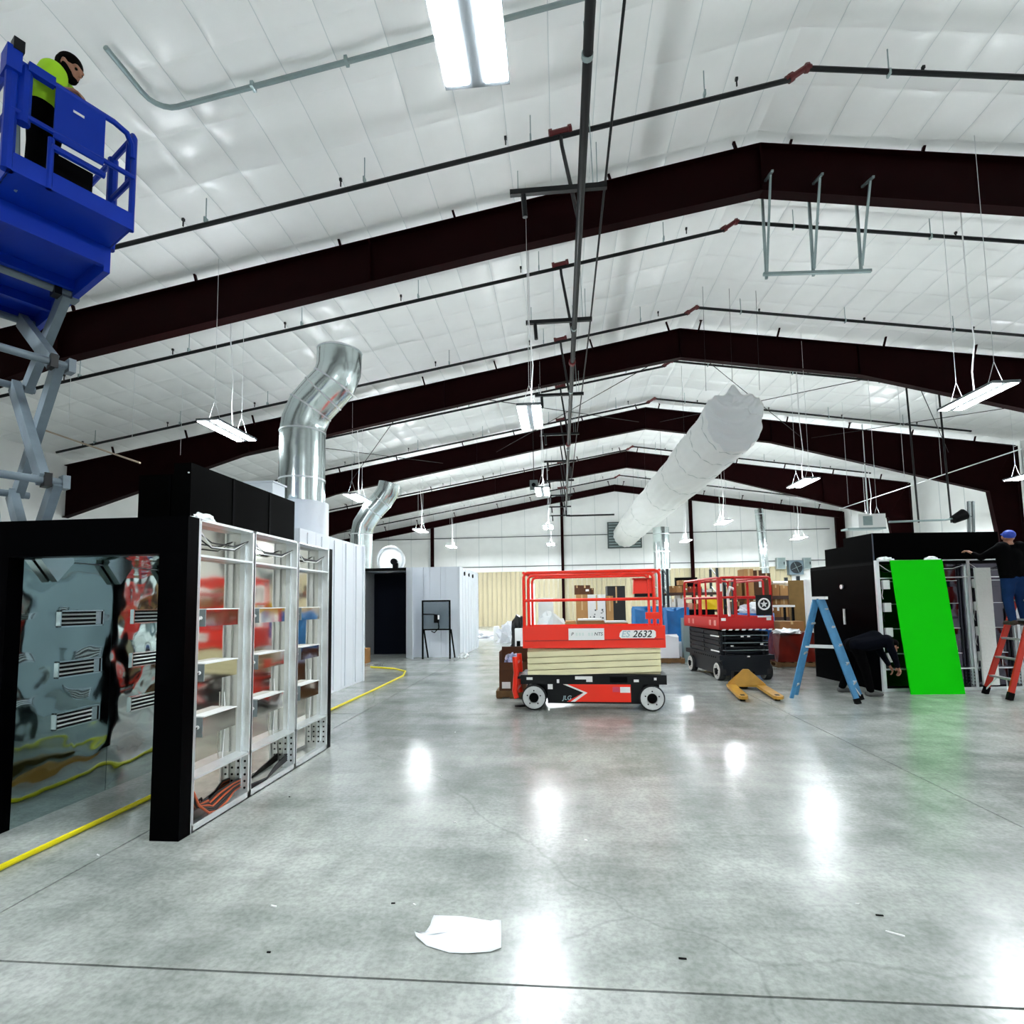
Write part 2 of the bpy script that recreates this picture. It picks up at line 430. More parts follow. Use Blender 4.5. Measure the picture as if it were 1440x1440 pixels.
# ---- sprinkler branch lines
YBR = [9.05, 12.83, 16.64, 20.4, 24.2, 27.95, 31.7, 35.4, 38.9]
me_hook = MB().cyl((0, 0, 0), (0, 0, .42), .010, 6).box((0, 0, -.02), (.03, .10, .10)).mesh('hanger', m_galv_dull)
me_head = MB().cyl((0, 0, 0), (0, 0, .11), .014, 6).box((0, 0, .13), (.045, .045, .05)).mesh('sprinkler_head', m_pipe)
br_lab = ['in front of the roof frame with the strut rack', 'right behind the roof frame with the strut rack', 'right before the roof frame at the fabric duct mouth', 'right behind the roof frame at the fabric duct mouth']
for k, Y in enumerate(YBR):
    zr_ = 10.82
    bl_ = 'black sprinkler branch pipe '+(br_lab[k] if k < 4 else 'in the far bays crossing behind the fabric duct')
    rt = thing('sprinkler_branch_pipe', bl_, 'pipe', (XR, Y, zr_), group='black sprinkler branch pipes under the roof')
    xr0, xr1 = -17.0, 17.6
    MB().tube([(xr0, Y, roof(xr0, zr_)), (XR-.2, Y, roof(XR-.2, zr_)-.1)], .042, 8).build('pipe_run', m_pipe, rt, smooth=True)
    MB().tube([(XR+.12, Y, roof(XR+.12, zr_)+.06), (xr1, Y, roof(xr1, zr_)+.04)], .042, 8).build('pipe_run', m_pipe, rt, smooth=True)
    mb = MB().tube([(XR-.28, Y, zr_-.13), (XR-.16, Y, zr_-.09), (XR+.06, Y, zr_+.05), (XR+.16, Y, zr_+.05)], .052, 8)
    mb.cyl((XR-.22, Y, zr_-.12), (XR-.15, Y, zr_-.08), .075, 8); mb.cyl((XR+.06, Y, zr_+.05), (XR+.12, Y, zr_+.055), .075, 8)
    mb.build('ridge_coupling', m_red_fit, rt, smooth=True)
    for i, X in enumerate(np.arange(-15.6, 17.4, 3.05)):
        if abs(X-XR) < .5: continue
        inst(me_hook, 'hanger', rt, (X, Y, roof(X, zr_)+.05))
        inst(me_head, 'sprinkler_head', rt, (X+(.55 if X > 0 else -.45), Y, roof(X+(.55 if X > 0 else -.45), zr_)+.03))
    # tee and riser down to the main
    xt = .18
    mb = MB(); zt_ = roof(xt, zr_)
    mb.cyl((xt-.16, Y, roof(xt-.16, zr_)), (xt+.16, Y, roof(xt+.16, zr_)), .062, 8)
    for dx in (-.17, .17): mb.cyl((xt+dx-.03, Y, roof(xt+dx-.03, zr_)), (xt+dx+.03, Y, roof(xt+dx+.03, zr_)), .085, 8)
    mb.build('tee', m_red_fit, rt, smooth=True)
    MB().tube([(xt, Y, zt_-.04), (xt+.02, Y-.05, zt_-.3), (.42, Y-.75, 7.9)], .034, 7).build('riser', m_pipe, rt, smooth=True)
# ---- sprinkler main and its trapezes
mn = thing('sprinkler_main', 'long black sprinkler main running down the hall below the branch pipes', 'pipe', (.43, 15, 7.8))
MB().tube([(.43, YN+.2, 7.8), (.44, 20, 7.8), (.5, 34.6, 7.8), (.5, 34.9, 7.75), (.5, 35, 7.5), (.52, 35.05, 7.42), (.75, 35.05, 7.4), (3.6, 35.05, 7.4)], .057, 12).build('pipe_run', m_pipe, mn, smooth=True)
me_ring = MB().cyl((0, -.03, 0), (0, .03, 0), .066, 12).mesh('coupling', m_galv_dull, True)
me_ringr = MB().cyl((0, -.06, 0), (0, .06, 0), .088, 12).mesh('coupling', m_red_fit, True)
for Y in (5.6, 11.6, 15.2, 21.0, 27): inst(me_ring, 'coupling', mn, (.43, Y, 7.8))
for Y in (13.3, 20.4, 28.2): inst(me_ringr, 'coupling', mn, (.43, Y, 7.8))
for Y in YBR:
    yt = Y-1.4 if Y < 15 else Y-1.0
    tr = thing('pipe_trapeze', 'black strut trapeze hung on rods beside the sprinkler main', 'hanger', (0, yt, 7.9), group='strut trapezes along the sprinkler main')
    z = 7.9
    MB().bar((-.62, yt, z), (.82, yt, z), .07, .08).build('strut', m_pipe, tr)
    for pa, pb_ in (((-.5, yt, z), (-.5, yt, z+.35)), ((.68, yt, z), (.68, yt, z+.7)), ((.62, yt, z), (.55, yt+.1, roof(.55, 11.35)))): MB().cyl(pa, pb_, .007, 6).build('rod', m_galv_dull, tr)
    MB().cyl((-.42, yt, z-.02), (-.40, yt+.02, z-.38), .04, 8).build('drop', m_pipe, tr)
tp = MB().tube([(.93, YN+.2, 9.0), (.93, 14, 9.0), (.85, 25, 9.0), (.8, 38, 9.0)], .021, 7).build('thin_service_pipe', m_pipe, smooth=True)
tag(tp, 'thin dark service line running beside the thick sprinkler main', 'pipe')
# ---- conduit bent under the ceiling
zc = lambda X: roof(X, 11.40)
pts = [(-6.16, 6.45, zc(-6.16)), (-6.16, 7.1, zc(-6.16))]
for a in np.linspace(0, PI/2, 6)[1:]: pts.append((-6.16+.32*(1-math.cos(a)), 7.13+.32*math.sin(a), zc(-6.16+.32*(1-math.cos(a)))))
pts += [(-3, 7.46, zc(-3)), (.8, 7.46, zc(.8))]
cd = MB().tube(pts, .038, 8).build('conduit', m_galv_dull, smooth=True)
tag(cd, 'bent grey metal conduit with a right-angle elbow under the white ceiling', 'conduit')
mb = MB()
for X in (-4.6, -3.1, -1.2): mb.box((X, 7.46, zc(X)+.01), (.05, .12, .09))
mb.build('strap', m_galv_dull, cd)
# ---- cross-brace rods under the roof
def rod(a, b, lab, r=.014, m=None):
    o = MB().cyl(a, b, r, 6).build('brace_rod', m or m_pipe, smooth=True)
    return tag(o, lab, 'rod', 'diagonal roof brace rods')
for (xa, xb, w) in ((-5.7, -10.5, 'left'), (-3.0, 4.0, 'mid'), (5.0, 11.5, 'right'), (12.0, 18.0, 'eave')):
    z = lambda X: roof(X, 10.55)
    rod((xa, YF[3]+.1, z(xa)-.1), (xb, YF[4]-.1, z(xb)), 'thin black diagonal brace rod crossing between two roof frames')
    rod((xb, YF[3]+.1, z(xb)-.1), (xa, YF[4]-.1, z(xa)), 'thin black diagonal brace rod crossing between two roof frames')
# diagonal pale cable tray/edge strips by the eaves and hanging drop wires
m_wire = M('pale_wire', 'd8dcdc', .5)
dw = []
for (x, y, Y, l) in ((100, 520, 12.2, 1.4), (188, 562, 14, 1.1), (255, 600, 15.5, .9), (1227, 625, 20, 1.2), (1268, 620, 20, 1.3), (1320, 610, 20, 1.5), (1190, 660, 24, 1.5)):
    P = atY(x, y, Y)
    o = MB().cyl((P[0], P[1], roof(P[0], 11.5)), P-np.array([0, 0, l]), .006, 5).build('drop_wire', m_wire); tag(o, 'thin pale wire hanging straight down from the roof', 'wire', 'thin wires hanging from the roof')
m_strip = M('tan_cable', 'b9a793', .6)
for a, b, lab in (((48, 600, 11.6), (197, 651, 11.2), 'tan cable slung below the deep roof frame beside the blue lift'), ((1440, 630, 21), (1180, 716, 33), 'long pale cable stretched in front of the right side wall')):
    o = MB().cyl(atY(*a), atY(*b), .022, 6).build('cable', m_strip if 'tan' in lab else m_wire, smooth=True); tag(o, lab, 'cable')
# ---- hanging strut rack
rk = thing('hanging_strut_rack', 'galvanised strut rack hanging below the deep roof frame near the ridge', 'strut rack', (5.4, 11.35, 8.5))
for X in (4.48, 5.43, 6.38):
    zt_ = roof(X, 10.62)
    mb = MB().bar((X, 11.35, 8.5), (X+.0, 11.35, zt_-.05), .05, .045, (0, 1, 0)); mb.build('post', m_galv_dull, rk)
    MB().bar((X-.03, 11.4, zt_-.05), (X-.06, 10.62, zt_-.28), .045, .045).build('arm', m_galv_dull, rk)
    MB().bar((X-.05, 10.75, zt_-.25), (X, 11.3, 8.62), .04, .04).build('brace', m_galv_dull, rk)
MB().bar((4.4, 11.3, 8.58), (6.55, 11.3, 8.50), .06, .06).build('crossbar', m_galv_dull, rk)
# ---- high-bay lights
m_lens = M('lamp_lens', 'f4fbff', .5, emit=LIGHT_DOWN)
m_up = M('lamp_uplight', 'f4fbff', .5, emit=LIGHT_UP)
m_lens2 = M('far_lamp_lens', 'f4fbff', .5, emit=LIGHT_DOWN*FAR_BOOST)
m_up2 = M('far_lamp_uplight', 'f4fbff', .5, emit=LIGHT_UP*FAR_BOOST)
m_fix = M('lamp_housing', '6a7074', .6)
def highbay(X, m_lens=m_lens, m_up=m_up):
    top = roof(X, 11.53)-5.7
    t = thing('high_bay_light', 'x', 'light', (0, 0, 5.7), group='high-bay lights')
    MB().box((0, 0, .06), (.5, 1.5, .05)).build('housing', m_fix, t, local=True)
    for sx in (-.15, .15): MB().box((sx, 0, .031), (.17, 1.42, .010)).build('lens', m_lens, t, local=True)
    MB().box((0, 0, .09), (.12, 1.0, .01)).build('uplight', m_up, t, local=True)
    mb = MB()
    for sy in (-.5, .5):
        mb.cyl((-.15, sy, .08), (0, sy, .55), .005, 5); mb.cyl((.15, sy, .08), (0, sy, .55), .005, 5); mb.cyl((0, sy, .55), (0, sy, top), .005, 5)
    mb.build('suspension_wire', m_wire, t, local=True)
    MB().tube([(.05, .1, .09), (.02, .08, .6), (.07, .02, 1.2), (.0, 0, 2.2), (0, 0, top)], .012, 6).build('power_cord', m_white, t, local=True, smooth=True)
    return t
rows = {-7.4: 'in the row above the tall metal ducts', -.55: 'in the row beside the sprinkler main', 8.4: 'in the row beside the white fabric duct', 15.6: 'in the row along the right side wall'}
for X, lab in rows.items():
    hb = highbay(X); hb2 = highbay(X, m_lens2, m_up2)
    for i, Y in enumerate((3.1, 11.35, 19.15, 28.3, 36.6, -4.6)):  # last row hangs unseen behind the camera, added to light camera-facing sides
        o = hb if i == 0 else hb2 if i == 3 else copy_tree(hb2) if i == 4 else copy_tree(hb)
        o.location = (X, Y, 5.7); o['label'] = 'lit high-bay light on wires '+lab
        o['group'] = 'high-bay lights '+lab
        if i == 0 and -1 < X < 0: o['label'] = 'bright twin-strip high-bay light hanging below the bent conduit'
# ------------------------------------------------------------------ oven booths
m_cap = M('grey_end_cap', '8e999c', .35, metal=.6)
m_orange_cable = M('orange_cable', 'b5532c', .5)
m_dkcable = M('black_cable', '15161a', .5)
m_hole = M('dark_hole', '0b0d0e', .9)
def stud_wall(root, O, A, N, bays, Hh, m_panel, dep=.14, boxes=((1.60, 1.74), (1.15, 1.29), (.70, .86)), rails=(2.17, .40), white_caps=False, cables=True, boxmat=None):
    """framed wall: O = ground corner on the outer plane, A = along, N = outward normal; parts hang on root"""
    O, A, N = V(O), V(A).normalized(), V(N).normalized(); Z = V(0, 0, 1)
    P = lambda a, n, z: O+A*a+N*n+Z*z
    rngl = random.Random(5)
    def slab(mb, a0, a1, n0, n1, z0, z1):
        q = [P(a, n, z) for z in (z0, z1) for a, n in ((a0, n0), (a1, n0), (a1, n1), (a0, n1))]
        mb.add(q, [(0, 3, 2, 1), (4, 5, 6, 7), (0, 1, 5, 4), (1, 2, 6, 5), (2, 3, 7, 6), (3, 0, 4, 7)]); return mb
    L_ = bays[-1]
    for i in range(len(bays)-1):
        a0, a1 = bays[i], bays[i+1]; wdt = a1-a0
        slab(MB(), a0, a1, -dep-.012, -dep, 0, Hh).build('mirror_panel', m_panel, root)
        # C-studs: web plus lips, at the far side of each bay and a thin one at the near side
        st = slab(MB(), a1-.012, a1-.002, -dep, 0, 0, Hh); slab(st, a1-.035, a1-.002, -.012, 0, 0, Hh); slab(st, a1-.035, a1-.002, -dep+.055, -dep+.062, .1, Hh-.1)
        so = st.build('stud', m_galv, root)
        st = slab(MB(), a0, a0+.008, -dep, 0, 0, Hh); slab(st, a0, a0+.02, -.01, 0, 0, Hh); st.build('stud', m_galv, root)
        hl = MB()
        for k in range(5):
            for nn in (-.045, -.11):
                c = P(a1-.0125, nn, .09+k*.06); hl.cyl(c, c-A*.004, .011, 8)
        hl.build('punched_holes', m_hole, so)
        for z in rails:
            slab(MB(), a0+.01, a1-.013, -dep, 0, z, z+.018).build('rail', m_galv, root)
        slab(MB(), a0, a1, -dep, 0, Hh-.02, Hh).build('top_track', m_galv, root)
        tr = slab(MB(), a0, a1, -dep, 0, 0, .012); slab(tr, a0, a1, -.01, 0, 0, .06); tr.build('base_track', m_galv, root)
        for (z0, z1) in boxes:
            bl = wdt*.56
            hb_ = slab(MB(), a0+.15, a0+.15+bl, -dep, -.03, z0, z1).build('heater_box', boxmat or m_panel, root)
            slab(MB(), a0+.15, a0+.15+bl+.008, -dep, -.022, z1-.001, z1+.008).build('lid', m_white if not white_caps else m_galv, hb_)
            slab(MB(), a0+.142, a0+.15, -dep, -.03, z0, z1).build('end_cap', m_cap, hb_)
            c = P(a0+.141, -.07, (z0+z1)/2)
            MB().cyl(c, c-A*.012, .016, 10).build('grommet', m_white, hb_)
            pts = [c-A*.01, c-A*.03+Z*-.02, P(a0+.10, -.06, z0-.06), P(a0+.09, -.075, z0-.15), P(a0+.10, -.06, z0-.22)]
            MB().tube(pts, .006, 5).build('lead_wire', m_white if rngl.random() < .7 else m_dkcable, hb_, smooth=True)
            if white_caps:
                slab(MB(), a0+.06, a0+.19, -.03, .02, z0-.03, z1+.03).build('junction_box', m_white, root)
        if cables:
            for q in range(3):
                s0 = rngl.uniform(.15, .75)*wdt; dr = rngl.uniform(.1, .2)
                MB().tube([P(a0+.02, -.05-.02*q, Hh-.05-.03*q), P(a0+.3*wdt, -.06, Hh-.12-dr*.5), P(a0+.7*wdt, -.06, Hh-.13-dr*.4), P(a1-.02, -.06, Hh-.10)], .006, 5).build('wiring', m_dkcable if q else m_white, root, smooth=True)
            z0 = .9+rngl.uniform(-.3, .2)
            MB().tube([P(a0+.7*wdt, -dep+.02, 1.0), P(a0+.72*wdt, -dep+.03, .75), P(a0+.69*wdt, -dep+.03, .55), P(a0+.7*wdt, -dep+.02, .42)], .005, 5).build('wiring', m_white, root, smooth=True)
    return P
# --- front left booth: black portal, mirror walls
b1 = thing('oven_booth', 'black portal oven booth with mirror steel walls and exposed studs', 'oven booth', (-3.7, 5.3, 0))
X0, X1, Y0, Y1, HB = -4.66, -2.905, 3.98, 6.69, 2.48
MB().b2((-3.14, Y0, 0), (X1, Y0+.13, HB)).build('portal_post', m_black_gloss, b1)
MB().b2((X0, Y0, 0), (-4.44, Y0+.13, HB)).build('portal_post', m_black_gloss, b1)
MB().b2((-4.44, Y0, 2.185), (-3.14, Y0+.13, HB)).build('header', m_black_gloss, b1)
MB().b2((-3.16, 6.60, 0), (X1, Y1, HB)).build('rear_post', m_black_gloss, b1)
MB().b2((-4.66, 6.60, 0), (-4.44, Y1, HB)).build('rear_post', m_black_gloss, b1)
MB().b2((X1-.004, Y0+.13, 0), (X1, Y0+.14, HB)).build('edge_trim', m_galv, b1)
stud_wall(b1, (X1, 4.12, 0), (0, 1, 0), (1, 0, 0), (0, .80, 1.67, 2.48), HB, m_mir_side)
MB().b2((-3.075, 4.11, 0), (-3.06, 6.6, HB-.3)).build('inner_panel', m_mir_in, b1)
for ya, yb in ((4.11, 5.03), (5.035, 5.9), (5.905, 6.6)):
    MB().b2((-4.46, ya, 0), (-4.445, yb, HB-.3)).build('inner_panel', m_mir_in, b1)
MB().b2((-4.62, 4.11, 0), (-4.6, 6.6, HB)).build('outer_panel', m_white_panel, b1)
MB().b2((X0+.05, Y0+.13, HB-.06), (X1-.15, Y1-.09, HB-.01)).build('roof_panel', m_black, b1)
MB().b2((-4.44, Y0+.13, 2.185), (-3.08, 6.6, 2.2)).build('inner_ceiling', m_mir_in, b1)
def lamp_slot(xw, n, y0, y1, z0, z1):
    s = MB(); a, b_ = (xw, xw+n*.02)
    s.b2((min(a, b_), y0, z0), (max(a, b_), y1, z0+.012)); s.b2((min(a, b_), y0, z1-.012), (max(a, b_), y1, z1)); s.b2((min(a, b_), y0, z0), (max(a, b_), y0+.012, z1)); s.b2((min(a, b_), y1-.012, z0), (max(a, b_), y1, z1))
    o = s.build('lamp_slot', m_chrome, b1)
    MB().b2((min(xw, xw+n*.004), y0+.012, z0+.012), (max(xw, xw+n*.004), y1-.012, z1-.012)).build('slot_back', m_hole, o)
    for k in (1, 2, 3):
        z = z0+(z1-z0)*k/4
        MB().cyl((xw+n*.014, y0+.02, z), (xw+n*.014, y1-.09, z), .009, 8).build('lamp_tube', m_galv, o, smooth=True)
    MB().b2((min(xw, xw+n*.018), y1-.09, z0+.015), (max(xw, xw+n*.018), y1-.03, z1-.015)).build('socket', m_chrome, o)
for y0 in (4.45, 5.28, 6.05):
    for z0 in (1.60, 1.15, .70): lamp_slot(-4.445, 1, y0, y0+.46, z0, z0+.15)
for y0 in (4.3, 5.1, 5.95):
    for z0 in (1.60, 1.15, .70): lamp_slot(-3.075, -1, y0, y0+.46, z0, z0+.15)
for yc in (4.35, 5.03, 5.75):
    MB().prism([(-4.43, yc-.16, 2.185), (-4.43, yc+.16, 2.185), (-4.43, yc, 2.0)], (.06, 0, 0)).build('corner_reflection', m_chrome, b1)  # added chrome wedges stand in for corner reflections on the mirror wall
# loose cables lying in the bottom of the booth wall
cb = thing('cable_bundle', 'bundle of orange and black cables lying in the bottom of the mirror booth wall', 'cables', (-2.95, 4.5, 0))
rr = random.Random(11)
for q in range(7):
    zz = .04+.012*q; xo = -2.93-.015*q
    pts = [(xo, 4.17+.01*q, .30-.02*q), (xo-.0, 4.24+.01*q, .17-.008*q), (xo+.005, 4.36+.02*q, zz+.03), (xo, 4.48, zz), (xo-.01, 4.64, zz+.03), (-2.99, 4.80, .09+.015*q), (-2.99, 4.9, .10+.012*q)]
    MB().tube(pts, .010, 6).build('cable', m_orange_cable if q in (0, 3, 5) else m_dkcable, cb, smooth=True)
for q in range(4):
    MB().tube([(-2.96, 4.98, .05+.01*q), (-2.95+.01*q, 5.15, .035+.015*q), (-2.96, 5.32, .05), (-2.98, 5.5, .07+.012*q), (-2.99, 5.76, .10+.02*q)], .011, 6).build('cable', m_dkcable, cb, smooth=True)
# plank inside the booth
pk = tag(MB().b2((-3.33, 5.25, 0), (-3.22, 6.3, .05)).build('wood_plank', M('raw_timber', 'b58433', .7, var=.3, vscale=6, stretch=(1, .1, 1))), 'short yellow timber plank lying inside the mirror booth', 'plank')
# --- black plenum boxes on the booth
def plenum(x0, x1, y0, y1, z0, z1, lab):
    t = thing('plenum_box', lab, 'metal box', ((x0+x1)/2, (y0+y1)/2, z0))
    MB().b2((x0, y0, z0), (x1, y1, z1)).build('body', m_black_box, t)
    mb = MB()
    for y in np.arange(y0+.7, y1, .75): MB().b2((x1, y-.02, z0), (x1+.006, y+.02, z1)).build('seam_strip', m_black_gloss, t)
    for x in np.arange(x0+.35, x1-.05, .4): MB().b2((x-.012, y0-.006, z0), (x+.012, y0, z1)).build('seam_strip', m_black_gloss, t)
    sc = MB()
    for zq in (z0+.12, z1-.1): sc.cyl((x1-.02, y0-.001, zq), (x1-.02, y0-.012, zq), .008, 6)
    sc.build('screw', m_galv, t)
    return t
plenum(-4.40, -3.80, 5.25, 6.4, HB+.002, 3.16, 'tall square black sheet metal box standing on the portal booth')
plenum(-3.76, -3.58, 4.92, 7.0, HB+.002, 3.18, 'long black sheet metal duct box on the booth beside the studs')
def crumple(name, lab, c, size, mat, seed, cat='plastic wrap'):
    r = np.random.RandomState(seed); bm = bmesh.new(); bmesh.ops.create_icosphere(bm, subdivisions=3, radius=1)
    for v in bm.verts:
        k = .55+.45*r.rand(); v.co = Vector((v.co.x*size[0]*k, v.co.y*size[1]*k, max(0, v.co.z*.9+.25)*size[2]*k))
    me = bpy.data.meshes.new(name); bm.to_mesh(me); bm.free(); me.materials.append(mat)
    o = bpy.data.objects.new(name, me); COL.objects.link(o); o.location = V(c)
    return tag(o, lab, cat)
m_film = M('crumpled_film', 'eef2f2', .25, spec=.6)
crumple('crumpled_film', 'crumpled clear film lying on top of the stud wall beside the long black box', (-2.99, 4.28, HB), (.08, .17, .07), m_film, 2)

# --- second booth of white panels
def panel_booth(name, lab, x0, x1, y0, y1, H, side=.6, opening=None, group=None):
    t = thing(name, lab, 'white booth', ((x0+x1)/2, (y0+y1)/2, 0), group=group)
    MB().b2((x0+.05, y0+.05, H-.08), (x1-.05, y1-.05, H-.02)).build('roof_panel', m_white_panel, t)
    n = max(1, round((y1-y0)/side)); d = (y1-y0)/n
    for i in range(n):
        for xa, xb in ((x1-.05, x1), (x0, x0+.05)): MB().b2((xa, y0+i*d+.004, .0), (xb, y0+(i+1)*d-.004, H)).build('wall_panel', m_white_panel, t)
    segs = [(x0+.05, x1-.05)] if not opening else [(x0+.05, opening[0]), (opening[1], x1-.05)]
    for a, b_ in segs:
        n = max(1, round((b_-a)/side)); d = (b_-a)/n
        for i in range(n): MB().b2((a+i*d+.004, y0, 0), (a+(i+1)*d-.004, y0+.05, H)).build('wall_panel', m_white_panel, t)
    n = max(1, round((x1-x0)/1.2)); d = (x1-x0)/n
    for i in range(n): MB().b2((x0+i*d+.004, y1-.05, 0), (x0+(i+1)*d-.004, y1, H)).build('wall_panel', m_white_panel, t)
    return t
b2 = panel_booth('panel_booth', 'white panelled booth carrying the thick silver duct, beside the mirror booth', -7.4, -4.65, 9.3, 12.5, 3.17)
for y in np.arange(9.6, 12.5, .6): MB().b2((-4.65, y-.02, .05), (-4.63, y+.02, 3.12)).build('joint_cover', m_white_panel, b2)
MB().b2((-4.7, 12.42, 0), (-4.625, 12.52, 3.17)).build('corner_post', m_white_panel, b2)
b3 = panel_booth('panel_booth', 'white panelled booth with dark open doorway and metal easel in front', -8.0, -3.36, 17.95, 22.0, 3.03, opening=(-6.8, -5.2))
m_navy = M('navy_inner_lining', '080c16', .6, spec=.05)
MB().b2((-7.1, 19.3, 0), (-5.05, 19.35, 2.9)).build('inner_lining', m_navy, b3)
MB().b2((-5.2, 18.0, 0), (-5.16, 19.3, 2.9)).build('inner_lining', m_navy, b3)
MB().b2((-6.8, 17.95, 2.93), (-5.2, 18.0, 3.03)).build('lintel', m_black, b3)
MB().b2((-6.84, 18.0, 0), (-6.78, 19.3, 2.93)).build('jamb', m_galv, b3)
MB().prism([(-5.2, 17.95, 0), (-5.17, 17.95, 0), (-4.78, 17.35, 0), (-4.81, 17.35, 0)], (0, 0, 3.0)).build('door_leaf', m_white_panel, b3)
for y in np.arange(18.5, 22, .58): MB().b2((-3.36, y-.02, .05), (-3.345, y+.02, 3.0)).build('joint_cover', m_white_panel, b3)
for x in (-4.4, -3.85): MB().b2((x-.02, 17.93, .05), (x+.02, 17.95, 3.0)).build('joint_cover', m_white_panel, b3)
for y in (18.8, 19.7, 20.6): MB().cyl((-3.36, y, 2.83), (-3.32, y, 2.83), .07, 8).build('vent_plug', m_black, b3)
wp = crumple('plastic_sheet', 'crumpled white plastic on the floor at the white booth corner', (-3.2, 17.7, 0), (.2, .2, .18), m_film, 4)
# --- ducts
def duct(name, lab, pts, r, ringz, base):
    t = thing(name, lab, 'duct', (pts[0][0], pts[0][1], pts[0][2]))
    MB().tube(pts, r, 24, cap=False).build('sheet_tube', m_duct, t, smooth=True)
    P = [V(p) for p in pts]
    for i in ringz:
        a = P[i]; d = (P[min(i+1, len(P)-1)]-P[max(i-1, 0)]).normalized()
        MB().cyl(a-d*.018, a+d*.018, r*1.025, 24, cap=False).build('joint_ring', m_galv, t, smooth=True)
    if base:
        MB().lathe([(r*1.18, base[0]-pts[0][2]), (r*1.18, base[1]-pts[0][2]), (r*1.02, base[1]-pts[0][2]+.02)], 24, pts[0]).build('base_collar', m_white_panel, t, smooth=True)
    return t
D1 = 11.0
dp = [(-5.47, D1, 3.17), (-5.47, D1, 4.45), (-5.47, D1, 5.5), (-5.44, D1, 5.72), (-5.30, D1, 6.05), (-5.02, D1, 6.35), (-4.78, D1, 6.58), (-4.68, D1, 6.85), (-4.66, D1, 7.25)]
duct('exhaust_duct', 'thick silver exhaust duct with offset elbow rising from the white booth', dp, .47, (1, 2, 4, 5, 6, 8), (3.17, 3.95))
bx = thing('fan_housing', 'white fan box with black label at the foot of the thick silver duct', 'fan box', (-5.62, 9.9, 3.17))
MB().b2((-5.9, 9.6, 3.17), (-5.35, 10.05, 4.1)).build('body', m_white_panel, bx)
MB().b2((-5.93, 9.57, 4.1), (-5.32, 10.08, 4.13)).build('lid', m_white_panel, bx)
MB().b2((-5.62, 9.59, 3.85), (-5.52, 9.6, 3.89)).build('name_plate', m_black, bx)
D2 = 19.2
dp = [tuple(atY(508, 790, D2)), tuple(atY(508, 752, D2)), tuple(atY(511, 738, D2)), tuple(atY(524, 718, D2)), tuple(atY(537, 704, D2)), tuple(atY(545, 692, D2)), tuple(atY(548, 680, D2))]
dp[0] = (dp[1][0], D2, 3.03); dp[1] = (dp[1][0], D2, dp[1][2])
duct('exhaust_duct', 'slimmer silver exhaust duct with elbow on the white booth with dark doorway', dp, .40, (1, 3, 4), None)
t = thing('drum_fan', 'round white drum fan standing on the roof of the far white booth', 'fan', (-6.75, 21.2, 3.032))
ring = [( .53*math.cos(a), .53*math.sin(a)) for a in np.linspace(0, 2*PI, 25)[:-1]]
MB().tube([(-6.75+x, 21.1, 3.58+z) for x, z in ring], .05, 8, closed=True).build('ring', m_galv, t, smooth=True)
MB().cyl((-6.75, 21.15, 3.58), (-6.75, 21.5, 3.58), .5, 24).build('drum', m_white, t, smooth=True)
MB().cyl((-6.6, 21.0, 3.5), (-6.6, 21.16, 3.5), .13, 10).box((-6.55, 21.1, 3.3), (.2, .1, .28)).build('motor', m_black, t)
MB().b2((-7.1, 21.0, 3.032), (-6.4, 21.5, 3.09)).build('stand', m_galv, t)
# --- easel in front of the white booth
t = thing('steel_easel', 'black steel easel with glass pane in front of the far white booth', 'easel', (-4.3, 17.3, 0))
P0, P1 = G(594, 923), G(632, 923)
ye = 17.45; xa, xb = -4.50, -3.60
mb = MB()
for x in (xa, xb): mb.bar((x, ye, 0), (x, ye, 1.9), .05, .05); mb.bar((x+.04, ye-.0, .95), (x+.08, ye+.4, 0), .04, .04)
for z in (.95, 1.88): mb.bar((xa, ye, z), (xb, ye, z), .05, .05)
mb.build('frame', m_black, t)
MB().b2((xa+.03, ye-.008, .98), (xb-.03, ye+.008, 1.86)).build('pane', M('smoked_glass', '5b6d78', .08, alpha=.55, spec=.6), t)
mb = MB().tube([(xa+.02, ye-.03, 1.45), (-4.1, ye-.05, 1.44), (-3.98, ye-.08, 1.42), (-3.95, ye-.05, 1.0), (-4.1, ye-.05, .85), (-4.2, ye-.05, .9)], .018, 6).box((-4.02, ye-.06, 1.3), (.16, .1, .26)); mb.build('clamp', m_black, t)
MB().b2((-3.97, ye-.13, 1.28), (-3.92, ye-.1, 1.42)).build('tag', m_white, t)
t = tag(MB().b2((-6.35, 16.2, 0), (-5.95, 16.6, .45)).build('cardboard_box', M('cardboard', 'a87945', .8, var=.2, vscale=5)), 'low cardboard box on the floor behind the white booth', 'box')

# --- right booth
b4 = thing('oven_booth', 'black sided oven booth behind the leaning green panel', 'oven booth', (6.0, 10.85, 0), .105)
def L4(x, y, z): return b4.matrix_basis @ V(x, y, z)
A4 = V(math.cos(.105), math.sin(.105), 0); N4 = V(math.sin(.105), -math.cos(.105), 0)
m_mir_dark = mirror('dark_tint_mirror', '55525c', .08, 2.0, .3, .04)  # mirror panels with a dark purple-grey tint
MB().box((.03, 1.12, 1.235), (.05, 2.15, 2.47)).build('side_panel', m_black_gloss, b4, local=True)
MB().box((.02, .02, 1.235), (.05, .05, 2.47)).build('corner_post', m_galv, b4, local=True)
stud_wall(b4, (6.0+.045*A4.x, 10.85+.045*A4.y, 0), A4, N4, (0, .87, 1.75, 2.63, 3.5), 2.47, m_mir_dark, boxes=((1.95, 2.06), (1.52, 1.63), (1.05, 1.16), (.58, .69)), white_caps=True, rails=(2.12, .40))
MB().box((1.75, 1.12, 2.42), (3.5, 2.15, .05)).build('roof_panel', m_black, b4, local=True)
